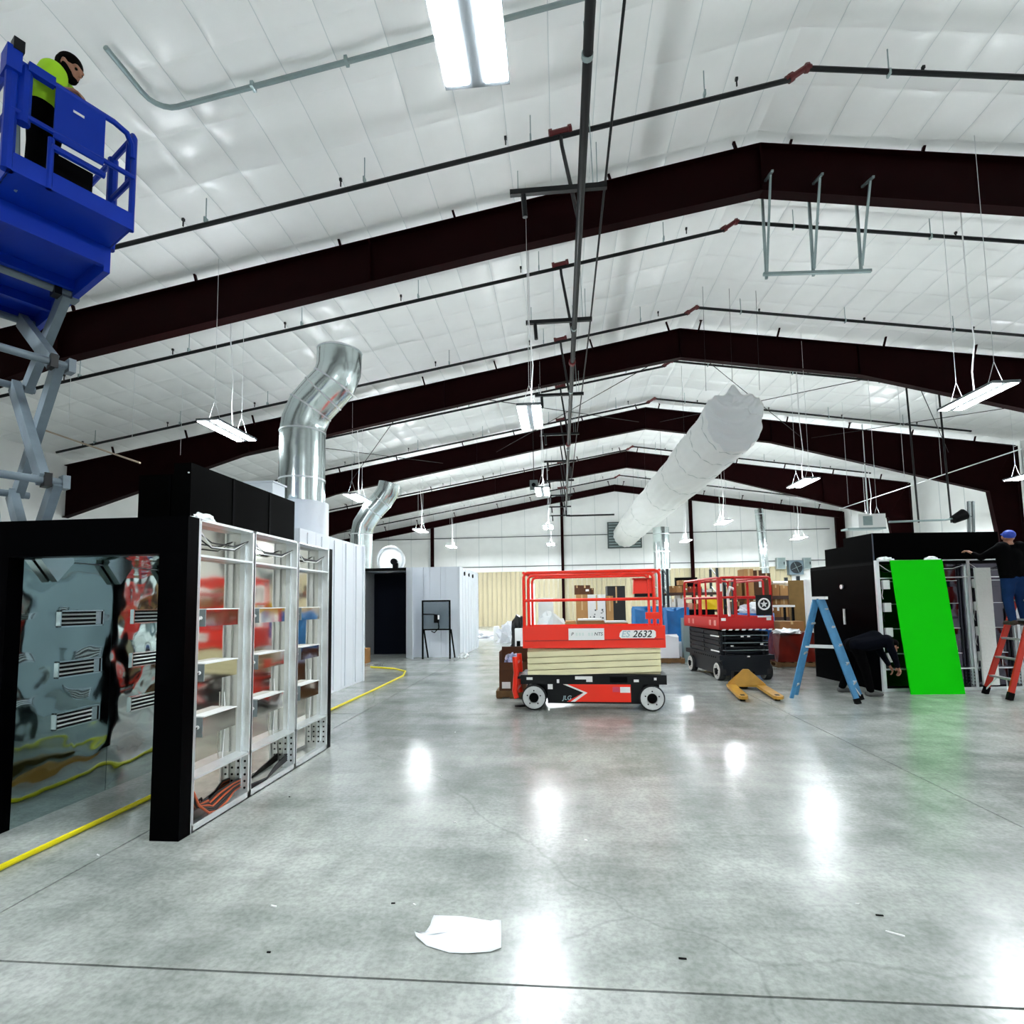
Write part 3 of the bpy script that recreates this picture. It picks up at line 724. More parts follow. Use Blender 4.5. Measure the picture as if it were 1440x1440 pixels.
MB().box((1.75, 2.18, 1.2), (3.5, .04, 2.4)).build('back_panel', m_black, b4, local=True)
MB().cyl((-.005, 1.05, 2.0), (-.03, 1.05, 2.0), .05, 14).build('lock', m_galv, b4, local=True, smooth=True)
MB().box((-.03, 1.0, 1.38), (.03, .03, .32)).build('door_handle', m_white, b4, local=True)
sp = MB().box((2.0, -.05, 1.2), (.30, .035, 2.2)).build('white_insulation_strip', M('white_insulation', 'e3e6e2', .7, bump=.5, bscale=25), b4, local=True)
def box_w(name, lab, c, d, rz, mat, cat='metal box', group=None):
    o = MB().box((0, 0, d[2]/2), d).mesh(name, mat); ob = bpy.data.objects.new(name, o); COL.objects.link(ob); ob.location = V(c); ob.rotation_euler = (0, 0, rz)
    return tag(ob, lab, cat, group)
t = thing('plenum_box', 'long black sheet metal box on top of the booth behind the green panel', 'metal box', (7.2, 11.6, 2.46), .105)
MB().box((.1, .05, .28), (2.5, .9, .56)).build('body', m_black_box, t, local=True); MB().box((-1.15, -.405, .28), (.02, .012, .56)).build('corner_strip', M('blue_grey_edge', '2e3846', .4), t, local=True)
t = thing('plenum_box', 'smaller black metal box behind the long one on the booth roof', 'metal box', (6.35, 12.55, 2.46), .105)
MB().box((.15, 0, .2), (.8, .8, .42)).build('body', m_black_box, t, local=True); MB().box((-.24, -.405, .2), (.03, .012, .42)).build('corner_strip', MATS['blue_grey_edge'], t, local=True)
for i, (x, sd) in enumerate(((.25, 5), (1.15, 6))):
    p = L4(x, .08, 2.47); crumple('crumpled_film', ('crumpled white film on the booth edge above the green panel corner', 'second crumpled white film along the booth edge beyond the green panel')[i], p, (.17, .06, .07), m_film, sd)
# green panel leaning on the booth
t = MB(); gb = [(6.30, 10.56, 0), (7.25, 10.60, 0)]; gt = [(6.20+.04, 10.80, 2.46), (7.19, 10.84, 2.46)]
m_green = M('bright_green_panel', '06d000', .6, spec=.1)
q = [V(gb[0]), V(gb[1]), V(gt[1]), V(gt[0])]
tag(MB().prism(q, (0, .025, .003)).build('green_panel', m_green), 'bright green flat panel leaning against the right hand booth', 'panel')
# ------------------------------------------------------------------ orange scissor lift
m_or = M('orange_red_paint', 'fb2c0c', .3, spec=.5, coat=.2)
m_or_dk = M('red_paint', 'b00d0a', .35)
m_cream = M('cream_paint', 'f5edc0', .45, var=.08, vscale=3)
m_char = M('charcoal_paint', '0b0d10', .4, spec=.25)
m_tyre = M('tyre_rubber', '1b1c1e', .7)
m_rim = M('pale_wheel', 'd7d9d8', .5, var=.15, vscale=12)
m_stick = M('white_sticker', 'f2f2f0', .4)
m_paleblue = M('pale_blue_print', 'a9c4cc', .5)
m_pink = M('pink_sticker', 'd9415c', .5)
m_glass_dk = m_black
def wheel(root, c, r, w, ax=(0, 1, 0), rim=None, side=-1):
    a = V(ax).normalized(); c = V(c)
    o = MB().lathe([(r*.93, -w/2), (r, -w/2+.015), (r, w/2-.015), (r*.93, w/2)], 28, c, a).build('wheel', m_tyre, root, smooth=True, local=True)
    for sg in (-1, 1):
        MB().lathe([(r*.9, 0), (r*.86, .012), (r*.4, .012), (r*.38, 0)], 28, c+a*(sg*(w/2-.002)), a*sg).build('rim', rim or m_rim, o, smooth=True, local=True)
        MB().lathe([(r*.38, .0), (r*.36, .03), (r*.12, .035)], 16, c+a*(sg*(w/2)), a*sg).build('hub', m_black, o, smooth=True, local=True)
        mb = MB()
        for k in range(5):
            t = 2*PI*k/5+.3; _, sd, u = frame_for(a); p = c+a*(sg*(w/2+.008))+(sd*math.cos(t)+u*math.sin(t))*r*.55; mb.cyl(p, p+a*(sg*.012), r*.06, 6)
        mb.build('lug_bolt', m_black, o, local=True)
    return o
j = thing('scissor_lift', 'orange scissor lift with cream folded arms and white number plate', 'scissor lift', (.51, 9.39, 0), -.045)
B_ = lambda lo, hi, n, m, p=None: MB().b2(lo, hi).build(n, m, p or j, local=True)
B_((-1.18, -.37, .42), (1.18, .37, .57), 'chassis_beam', m_char)
B_((-.74, -.36, .11), (.80, .36, .43), 'chassis_body', m_char)
B_((-1.0, -.2, .16), (1.08, .2, .42), 'axle_carrier', m_char)
for x in (-.96, .94):
    for y in (-.33, .33): wheel(j, (x, y, .205), .205, .13)
# arrow badge panel
MB().prism([(-.42, -.372, .14), (.61, -.372, .14), (.61, -.372, .42), (-.48, -.372, .42), (-.12, -.372, .30)], (0, .012, 0)).build('door_panel', m_or, j, local=True)
MB().prism([(-.36, -.376, .14), (-.29, -.376, .14), (-.085, -.376, .285), (-.41, -.376, .42), (-.48, -.376, .42), (-.15, -.376, .285)], (0, .004, 0)).build('arrow_stripe', m_stick, j, local=True)
text_part('JLG', 'maker_logo', m_paleblue, j, .095, (-.42, -.379, .20), (1, 0, 0), (0, 0, 1), shear=.2, bold=.0005)
B_((.32, -.379, .30), (.43, -.373, .38), 'decal', m_pink); B_((.44, -.379, .29), (.60, -.373, .38), 'decal', m_stick)
for (x0, x1, z0, z1) in ((-1.08, -.98, .49, .53), (-.58, -.54, .44, .50), (-.28, -.08, .50, .55), (-.1, .0, .46, .55), (.66, .74, .46, .50), (.98, 1.02, .49, .53), (-.73, -.65, .34, .42), (-.93, -.88, .35, .39)):
    B_((x0, -.379, z0), (x1, -.371, z1), 'decal', m_stick)
B_((.28, -.374, .45), (.56, -.371, .54), 'beam_slot', m_black)
MB().tube([(-1.28, -.30, .86), (-1.26, -.30, .6), (-1.29, -.30, .3), (-1.26, -.30, .18)], .045, 8).build('step_post', m_or, j, local=True, smooth=True)
MB().tube([(-1.28, .30, .86), (-1.26, .30, .6), (-1.29, .30, .3), (-1.26, .30, .18)], .045, 8).build('step_post', m_or, j, local=True, smooth=True)
for z in (.3, .52, .74): MB().bar((-1.27, -.3, z), (-1.27, .3, z), .03, .03).build('step_rung', m_or, j, local=True)
B_((-1.27, -.33, .5), (-1.15, .33, .54), 'step_bracket', m_char)
MB().prism([(-1.2, -.3, .03), (-.98, -.3, .05), (-.98, -.3, .08), (-1.3, -.3, .04)], (0, .1, 0)).build('cable_guide', m_black, j, local=True)
for k in range(4):
    z = .595+k*.103
    for y, s in ((-.335, 1), (-.27, -1), (.335, 1), (.27, -1)):
        MB().bar((-1.06, y, z+.02-.025*s), (1.1, y, z+.05+.025*s-.0), .05, .088).build('scissor_arm', m_cream, j, local=True)
    for x, dz in ((-1.0, .0), (.02, .033), (1.05, .07)): MB().cyl((x, -.37, z+.01+dz), (x, .37, z+.01+dz), .025, 10).build('pivot_pin', m_cream, j, local=True)
B_((-1.13, -.385, 1.01), (1.17, .385, 1.08), 'deck', m_or)
for y in (-.40, .385): B_((-1.13, y, 1.01), (1.18, y+.015, 1.365), 'side_skirt', m_or)
for x in (-1.13, 1.165): B_((x, -.39, 1.01), (x+.015, .39, 1.365), 'end_skirt', m_or)
MB().bar((-1.1, -.405, 1.13), (1.15, -.405, 1.15), .012, .014).build('skirt_seam', m_or_dk, j, local=True)
def rails(root, x0, x1, y, z0, z1, zm, m, r=.024, xs=()):
    MB().tube([(x0, y, z0), (x0, y, z1-.07), (x0+.02, y, z1-.02), (x0+.07, y, z1), (x1-.07, y, z1), (x1-.02, y, z1-.02), (x1, y, z1-.07), (x1, y, z0)], r, 8).build('guard_rail', m, root, local=True, smooth=True)
    mb = MB().cyl((x0, y, zm), (x1, y, zm), r*.85, 8)
    for x in xs: mb.cyl((x, y, z0), (x, y, z1), r, 8)
    mb.build('mid_rail', m, root, local=True, smooth=True)
for y in (-.375, .375):
    rails(j, -1.10, 1.12, y, 1.3, 2.26, 1.80, m_or, .027)
    rails(j, -1.03, 1.02, y*.93, 1.3, 2.21, 1.80, m_or, .022)
for x in (-1.10, 1.12):
    for z in (1.80, 2.26): MB().cyl((x, -.375, z), (x, .375, z), .025, 8).build('end_rail', m_or, j, local=True, smooth=True)
cbx = MB().prism([(.70, -.34, 1.88), (1.02, -.34, 1.88), (1.02, -.30, 2.12), (.72, -.30, 2.12)], (0, .16, 0)).build('control_box', m_or, j, local=True)
B_((.72, -.35, 1.83), (1.02, -.2, 1.885), 'panel_base', m_char, cbx); B_((.70, -.36, 2.12), (1.03, -.16, 2.14), 'sun_cover', m_or_dk, cbx)
B_((.88, -.40, 1.47), (1.10, -.36, 1.58), 'toe_bracket', m_or)
B_((.93, -.36, 1.3), (.96, -.33, 2.2), 'gate_post', m_or)
bn = B_((-.37, -.412, 1.14), (.21, -.406, 1.33), 'banner', m_stick)
m_ink = M('black_print', '101114', .5)
text_part('P', 'banner_print', m_ink, j, .075, (-.31, -.4135, 1.235), (1, 0, 0), (0, 0, 1), shear=.2, bold=.0005)
text_part('NTS', 'banner_print', m_ink, j, .075, (.115, -.4135, 1.235), (1, 0, 0), (0, 0, 1), shear=.2, bold=.0005)
mb = MB()
for x in (-.25, -.20, -.15, -.05, .0): mb.b2((x, -.4135, 1.21), (x+.03, -.412, 1.26))
mb.build('faded_print', M('faded_print', 'dfe9e4', .5), bn, local=True)
pl = MB(); pp = [(.45+.03, 1.165), (1.0, 1.165), (1.03, 1.19), (1.03, 1.27), (1.0, 1.295), (.50, 1.295), (.46, 1.25), (.45, 1.19)]
pl.prism([(x, -.410, z) for x, z in pp], (0, .006, 0)).build('number_plate', m_stick, j, local=True)
text_part('ES', 'plate_letters', m_paleblue, j, .14, (.545, -.4115, 1.228), (1, 0, 0), (0, 0, 1), shear=.25, bold=.0022)
text_part('2632', 'plate_digits', m_ink, j, .15, (.81, -.4115, 1.228), (1, 0, 0), (0, 0, 1), shear=.25, bold=.0022)

# ------------------------------------------------------------------ red deck scissor lift
k = thing('scissor_lift', 'scissor lift with dark base, red platform and star sign', 'scissor lift', (3.90, 13.35, 0), .10)
B_ = lambda lo, hi, n, m, p=None: MB().b2(lo, hi).build(n, m, p or k, local=True)
m_slate = M('slate_paint', '0e131b', .4, spec=.3, var=.15, vscale=4)
B_((-.52, -1.05, .12), (.52, 1.05, .52), 'chassis', m_slate); B_((-.60, -1.1, .46), (.60, 1.1, .56), 'chassis_tray', m_slate)
for x in (-.51, .51):
    for y in (-.86, .86): wheel(k, (x, y, .2), .2, .14, (1, 0, 0), rim=M('dirty_pale_wheel', 'c9c6bf', .6, var=.3, vscale=9))
for q in range(5):
    z = .60+q*.105
    for x in (-.5, -.42, .42, .5): MB().bar((x, -1.0, z), (x, 1.0, z+(.03 if abs(x) > .45 else -.0)), .05, .085).build('scissor_arm', m_slate, k, local=True)
    for y in (-.92, 0, .92): MB().cyl((-.54, y, z), (.54, y, z), .03, 8).build('pivot_tube', m_slate, k, local=True)
mb = MB()
for y in np.arange(-.9, .5, .12): mb.b2((-.605, y, .49), (-.60, y+.05, .52))
mb.build('cooling_slots', m_black, k, local=True)
for z, a, b_ in ((.95, -.5, -.1), (.62, -.4, .0)): B_((-.56, -.95+a*.1, z), (-.555, -.5, z+.03), 'decal', m_stick)
for (x, z) in ((-.12, .95), (.02, .95), (-.35, .75), (.30, .78), (.0, .52)): B_((x, -1.115, z), (x+.06, -1.105, z+.03), 'decal', m_stick)
for z in (.66, .82, .98): B_((-.5, -1.06, z), (.5, -1.04, z+.012), 'arm_edge', m_galv_dull)
m_redl = M('red_platform_paint', 'c8100e', .35)
B_((-.60, -1.15, 1.12), (.60, 1.15, 1.18), 'deck', m_redl)
for x in (-.60, .585): B_((x, -1.15, 1.12), (x+.015, 1.15, 1.39), 'side_skirt', m_redl)
for y in (-1.15, 1.135): B_((-.60, y, 1.12), (.60, y+.015, 1.39), 'end_skirt', m_redl)
for q in range(8): MB().prism([(-.55+q*.145, -1.153, 1.10), (-.47+q*.145, -1.153, 1.10), (-.45+q*.145, -1.153, 1.13), (-.53+q*.145, -1.153, 1.13)], (0, .004, 0)).build('hazard_dash', m_stick, k, local=True)
for (x, w) in ((-.55, .1), (.44, .1)): B_((x, -1.156, 1.31), (x+w, -1.151, 1.37), 'decal', m_stick)
for y in (-1.0, -.7, .4, .7): B_((-.606, y, 1.2), (-.601, y+.12, 1.32), 'decal', M('pink_decal', 'd98a80', .5))
text_part('JACK', 'platform_print', m_or_dk, k, .07, (.05, -1.153, 1.25), (1, 0, 0), (0, 0, 1), bold=.003) if False else None
def rail_y(root, x, y0, y1, z0, z1, zm, m, r=.024):
    MB().tube([(x, y0, z0), (x, y0, z1-.06), (x, y0+.02, z1-.02), (x, y0+.07, z1), (x, y1-.07, z1), (x, y1-.02, z1-.02), (x, y1, z1-.06), (x, y1, z0)], r, 8).build('guard_rail', m, root, local=True, smooth=True)
    mb = MB().cyl((x, y0, zm), (x, y1, zm), r*.85, 8)
    mb.cyl((x, (y0+y1)/2, z0), (x, (y0+y1)/2, z1), r, 8); mb.build('mid_rail', m, root, local=True, smooth=True)
for x in (-.57, .57): rail_y(k, x, -1.12, 1.12, 1.35, 2.25, 1.82, m_redl, .028)
for x in (-.50, .50): rail_y(k, x, -.95, .6, 1.35, 2.19, 1.80, m_redl, .022)
for y in (-1.12, 1.12):
    rails(k, -.57, .57, y, 1.35, 2.25, 1.82, m_redl, .028, xs=(-.2,))
B_((-.60, -1.16, 1.38), (-.50, -1.09, 2.24), 'gate_post', m_redl); B_((-.55, -1.165, 1.95), (-.51, -1.16, 2.12), 'decal', m_stick)
MB().tube([(-.3, -1.0, 1.4), (-.28, -.9, 1.9), (-.2, -.85, 2.05), (-.1, -.8, 2.0)], .03, 8).build('hose_coil', m_white, k, local=True, smooth=True)
sg = B_((.22, -1.165, 1.42), (.57, -1.155, 1.86), 'sign_board', m_char)
ringp = [(.395+.115*math.cos(a), -1.168, 1.66+.115*math.sin(a)) for a in np.linspace(0, 2*PI, 25)[:-1]]
MB().tube(ringp, .02, 6, closed=True).build('sign_ring', m_stick, sg, local=True, smooth=True)
st = []
for i in range(10):
    rr_ = .085 if i % 2 == 0 else .036; a = PI/2+i*PI/5; st.append((.395+rr_*math.cos(a), -1.17, 1.66+rr_*math.sin(a)))
MB().prism(st, (0, .006, 0)).build('sign_star', m_stick, sg, local=True)
B_((.24, -1.172, 1.375), (.54, -1.166, 1.41), 'sign_strip', m_stick)

# ------------------------------------------------------------------ pallet jack
m_yel = M('mustard_paint', 'b98a2a', .5, var=.2, vscale=8)
pj = thing('pallet_jack', 'mustard yellow pallet jack with forks pointing at the open floor', 'pallet jack', (3.5, 11.0, 0))
for (b0, b1_) in (((3.33, 11.2), (3.11, 9.75)), ((3.86, 11.05), (3.70, 9.75))):
    a, b_ = V(b0[0], b0[1], .0), V(b1_[0], b1_[1], 0); d = (b_-a).normalized(); s_ = V(d.y, -d.x, 0)
    prof = [a+s_*.085, a+d*1.22+s_*.085, b_-d*.08+s_*.075, b_+s_*.04, b_-s_*.04, b_-d*.08-s_*.075, a+d*1.22-s_*.085, a-s_*.085]
    f_ = MB().prism([p+V(0, 0, .05) for p in prof], (0, 0, .05)).build('fork', m_yel, pj)
    c = b_-d*.17
    MB().prism([c+s_*.035+d*.06+V(0, 0, .1), c-s_*.035+d*.06+V(0, 0, .1), c-s_*.035-d*.06+V(0, 0, .1), c+s_*.035-d*.06+V(0, 0, .1)], (0, 0, .003)).build('fork_slot', m_hole, f_)
    MB().cyl(c+s_*.04+V(0, 0, .04), c-s_*.04+V(0, 0, .04), .04, 10).build('load_roller', m_black, f_)
MB().prism([(3.24, 11.16, .06), (3.95, 11.02, .06), (3.93, 11.02, .12), (3.66, 11.15, .39), (3.56, 11.17, .39), (3.27, 11.16, .14)], (.02, .06, .0)).build('hood', m_yel, pj)
MB().b2((3.4, 11.2, .1), (3.8, 11.4, .34)).build('pump', m_black, pj)
MB().cyl((3.52, 11.35, .1), (3.68, 11.35, .1), .1, 14).build('steer_wheel', m_tyre, pj, smooth=True)

# ------------------------------------------------------------------ step ladders
def ladder(name, lab, f0, f1, r0, r1, apex, aw, mat, n, m_step, m_rear=None, caph=.03):
    """f0,f1 front feet; r0,r1 rear feet; apex mid point; aw half width vector at the top"""
    t = thing(name, lab, 'ladder', ((f0[0]+r1[0])/2, (f0[1]+r1[1])/2, 0))
    f0, f1, r0, r1, apex, aw = map(V, (f0, f1, r0, r1, apex, aw))
    for f_, sgn in ((f0, -1), (f1, 1)):
        MB().bar(f_, apex+aw*sgn, .04, .085, (1, 0, 0)).build('front_rail', mat, t)
        MB().bar(f_, f_+(apex+aw*sgn-f_)*.05, .05, .095, (1, 0, 0)).build('foot', m_black, t)
    for f_, sgn in ((r0, -1), (r1, 1)):
        off = (r0-f0).normalized()*.06
        MB().bar(f_, apex+aw*sgn*.9+off, .035, .06, (1, 0, 0)).build('rear_rail', m_rear or mat, t)
    for i in range(1, n+1):
        q = i/(n+.6); a = f0+(apex-aw-f0)*q; b_ = f1+(apex+aw-f1)*q
        MB().bar(a, b_, .085, .03).build('step', m_step, t)
    for q in (.12, .45, .75): MB().bar(r0+(apex-aw*.9-r0)*q, r1+(apex+aw*.9-r1)*q, .02, .03).build('rear_brace', m_step, t)
    for f_, r_, sgn in ((f0, r0, -1), (f1, r1, 1)): MB().bar(f_+(apex+aw*sgn-f_)*.52, r_+(apex+aw*sgn-r_)*.52, .012, .03).build('spreader', m_galv, t)
    d = (aw.normalized()); MB().bar(apex-aw*1.15+V(0, 0, .01), apex+aw*1.15+V(0, 0, .01), .20, .05).build('top_cap', m_white, t)
    q0, q1 = f0+(apex-aw-f0)*.03, f0+(apex-aw-f0)*.13; st_ = f1-f0; 
    MB().bar(q1+st_*.3-V(0, 0, .02), f0+V(0, 0, .06), .015, .02).build('foot_brace', m_galv, t)
    MB().bar(q1+st_*.7-V(0, 0, .02), f1+V(0, 0, .06), .015, .02).build('foot_brace', m_galv, t)
    return t
m_blu = M('blue_fibreglass', '3f86b4', .5, var=.25, vscale=7)
m_step = M('aluminium_step', 'd4d8d8', .35, metal=.7)
wv = V(.54, .84, 0)
f0 = V(4.90, 9.62, 0); r0 = V(4.06, 10.18, 0)
ladder('step_ladder', 'blue fibreglass step ladder standing open beside the pallet jack', f0, f0+wv*.46, r0, r0+wv*.42, (4.5+wv.x*.2, 9.93+wv.y*.2, 1.76), wv*.16, m_blu, 5, m_step)
m_redf = M('red_fibreglass', 'c22a17', .45, var=.15, vscale=7)
ladder('step_ladder', 'red fibreglass step ladder the worker in jeans stands on', (7.50, 9.97, 0), (7.59, 10.62, 0), (9.2, 9.95, 0), (9.25, 10.62, 0), (8.42, 10.27, 2.55), V(.02, .17, 0), m_redf, 7, m_step)

# ------------------------------------------------------------------ raised blue lift
m_bl = M('royal_blue_paint', '0430a4', .45, spec=.2)
m_bl2 = M('blue_grey_paint', '76848e', .45, var=.3, vscale=4)
ZF = 5.33
PA, PB = V(atZ(185, 324, ZF)), V(atZ(10, 237, ZF))
uu = (PB-PA).normalized(); WW = (PB-PA).length; nn_ = V(-.879, .477, 0)
def PT(s, t, z): return PB+(PA-PB)*s+nn_*t+V(0, 0, z-ZF)
bc = PT(.5, 1.6, 0); bc.z = 0
q = thing('raised_scissor_lift', 'raised blue scissor lift with grey arms carrying a worker', 'scissor lift', bc)
def quad(s0, s1, t0, t1, z0, z1):
    P = [PT(s, t, z) for z in (z0, z1) for s, t in ((s0, t0), (s1, t0), (s1, t1), (s0, t1))]
    return MB().add(P, [(0, 3, 2, 1), (4, 5, 6, 7), (0, 1, 5, 4), (1, 2, 6, 5), (2, 3, 7, 6), (3, 0, 4, 7)])
quad(.02, .98, 0, 1.0, ZF+.0, ZF+.03).build('extension_deck', m_bl, q)
for s0, s1, t0, t1 in ((0, 1, -.012, .0), (0, .012, 0, 2.35), (.988, 1, 0, .5)):
    quad(s0, s1, t0, t1, ZF, ZF+.16).build('toe_board', m_bl, q)
quad(.0, 1.0, .46, 2.5, ZF-.10, ZF-.0).build('main_deck', m_bl, q)
for s in (.0, .94): quad(s, s+.06, .46, 2.5, ZF-.26, ZF-.1).build('deck_beam', m_bl, q)
for t in (.46, 1.2, 1.9, 2.44): quad(.06, .94, t, t+.06, ZF-.2, ZF-.1).build('deck_crossbeam', m_bl, q)
zt_ = 6.29; zm_ = 5.86
R_ = .026
def tb(name, pts, r=R_, m=m_bl): return MB().tube(pts, r, 8).build(name, m, q, smooth=True)
tb('end_rail', [PT(0, 0, zt_-.03), PT(.06, 0, zt_), PT(.80, 0, zt_), PT(.92, 0, zt_-.03), PT(.97, 0, zt_-.12), PT(.98, 0, zt_-.25)])
tb('corner_post', [PT(1, .02, ZF), PT(1, .02, zt_-.02), PT(1, .05, zt_+.02), PT(1, .12, zt_+.02), PT(1, .13, zt_-.05), PT(1, .13, zm_)])
tb('corner_post', [PT(0, .02, ZF), PT(0, .02, zt_)], .045)
tb('corner_post', [PT(.09, .02, zt_-.5), PT(.09, .02, zt_)], .05)
tb('mid_post', [PT(.30, 0, ZF), PT(.30, 0, zt_-.5)], .024)
tb('mid_rail', [PT(0, 0, zm_), PT(1, 0, zm_)], .024)
tb('lower_rail', [PT(.30, 0, zm_-.14), PT(.74, 0, zm_-.14)], .03)
tb('side_rail', [PT(1, .05, zt_), PT(1, .5, zt_)]); tb('side_rail', [PT(1, .05, zm_), PT(1, .5, zm_)])
tb('side_rail', [PT(1, .5, zm_+.0), PT(1, .13, zm_+.02)], .02)
tb('side_rail', [PT(1, .5, zt_), PT(1, 2.4, zt_)]); tb('side_rail', [PT(1, .5, zm_), PT(1, 2.4, zm_)])
tb('side_post', [PT(1, .5, ZF), PT(1, .5, zt_)], .045); tb('side_post', [PT(1, 2.4, ZF), PT(1, 2.4, zt_)])
tb('side_rail', [PT(0, .05, zt_), PT(0, 2.4, zt_)]); tb('side_rail', [PT(0, .05, zm_), PT(0, 2.4, zm_)]); tb('side_post', [PT(0, 1.0, ZF), PT(0, 1.0, zt_)]); tb('side_post', [PT(0, 2.4, ZF), PT(0, 2.4, zt_)])
quad(.31, .72, -.02, .0, zm_-.06, zt_+.01).build('blue_panel', m_bl, q)
quad(-.06, .05, -.05, .12, zt_-.12, zt_+.08).build('control_box', m_bl, q)
quad(-.02, .06, -.06, .03, zt_+.06, zt_+.16).build('control_knob', m_char, q)
quad(.10, .30, -.04, .02, zt_-.04, zt_+.04).build('rail_bracket', m_bl, q)
quad(.45, .54, -.026, -.02, zt_-.16, zt_-.14).build('decal', m_stick, q)
MB().cyl(PT(.14, .25, ZF), PT(.10, .25, zm_+.25), .022, 8).build('support_pole', m_galv_dull, q, smooth=True)
quad(.30, .72, .22, .42, ZF+.03, ZF+.5).build('battery_case', m_black, q)
# scissor arms (two sets, A side and B side)
tR, tL = 1.32, 2.42
jz = [5.12, 4.33, 3.08, 1.8, .6]
for sset in (.90, .10):
    for i in range(4):
        so = -.035 if i % 2 else .0
        MB().bar(PT(sset+so, tR, jz[i]), PT(sset+so, tL, jz[i+1]), .08, .16, (0, 0, 1)).build('scissor_arm', m_bl2, q)
        MB().bar(PT(sset+so-.09, tL, jz[i]), PT(sset+so-.09, tR, jz[i+1]), .08, .16, (0, 0, 1)).build('scissor_arm', m_bl2, q)
for i in range(5):
    MB().cyl(PT(.98, tR, jz[i]), PT(.02, tR, jz[i]), .04, 10).build('cross_tube', m_bl2, q, smooth=True)
    MB().cyl(PT(.98, tL, jz[i]), PT(.02, tL, jz[i]), .04, 10).build('cross_tube', m_bl2, q, smooth=True)
    for ss in (.97, .80): quad(ss-.03, ss+.04, tR-.07, tR+.07, jz[i]-.07, jz[i]+.07).build('joint_block', m_char if ss < .9 else m_bl2, q)
MB().tube([PT(.5, 2.1, 3.2), PT(.5, 1.6, 2.3)], .06, 10).build('hydraulic_ram', m_galv_dull, q, smooth=True)
quad(.05, .95, 1.0, 2.9, .12, .5).build('chassis', m_bl, q)
for s in (.08, .92):
    for t in (1.25, 2.6):
        c = PT(s, t, .18); MB().cyl(c-uu*.06, c+uu*.06, .18, 20).build('wheel', m_tyre, q, smooth=True)
# ------------------------------------------------------------------ people
m_skin = M('skin', 'a06f58', .55, var=.08, vscale=20)
def sph(mb, c, r, n=12):
    r3 = (r, r, r) if not isinstance(r, (tuple, list)) else r
    P = []; F = []
    for i in range(n+1):
        th = PI*i/n
        for kk in range(2*n):
            a = PI*kk/n; P.append((c[0]+r3[0]*math.sin(th)*math.cos(a), c[1]+r3[1]*math.sin(th)*math.sin(a), c[2]+r3[2]*math.cos(th)))
    for i in range(n):
        for kk in range(2*n): F.append((i*2*n+kk, i*2*n+(kk+1) % (2*n), (i+1)*2*n+(kk+1) % (2*n), (i+1)*2*n+kk))
    mb.add(P, F)
def chain(mb, pts, rs):
    pts = [V(p) for p in pts]
    mb.tube(pts, list(rs), 12)
    for p, r in zip(pts, rs): sph(mb, p, r, 8)
def remeshed(mb, name, mat, parent, vox, smooth=6):
    o = mb.build(name, mat, parent, smooth=False, fix=False)
    md = o.modifiers.new('remesh', 'REMESH'); md.mode = 'VOXEL'; md.voxel_size = vox; md.use_smooth_shade = True
    sm = o.modifiers.new('smooth', 'SMOOTH'); sm.factor = .5; sm.iterations = smooth
    return o
def hand(mb, wrist, d, side, thumb_side):
    """five-finger hand curling a little; d = finger direction, side = across-palm direction"""
    d = V(d).normalized(); side = V(side).normalized(); dn = d.cross(side).normalized(); w = V(wrist)
    for kx in (-.025, 0, .025): chain(mb, [w, w+d*.085+side*kx], [.022, .018])
    for i, (off, ln) in enumerate(((-.03, .065), (-.01, .078), (.01, .074), (.03, .058))):
        b = w+d*.085+side*off; k1 = b+d*ln*.5+dn*.008; k2 = k1+d*ln*.35+dn*.03; k3 = k2+d*ln*.1+dn*.025
        chain(mb, [b, k1, k2, k3], [.0105, .0098, .009, .008])
    b = w+d*.03+side*(.03*thumb_side); k1 = b+d*.04+side*(.035*thumb_side); k2 = k1+d*.035+dn*.015
    chain(mb, [b, k1, k2], [.013, .011, .0095])
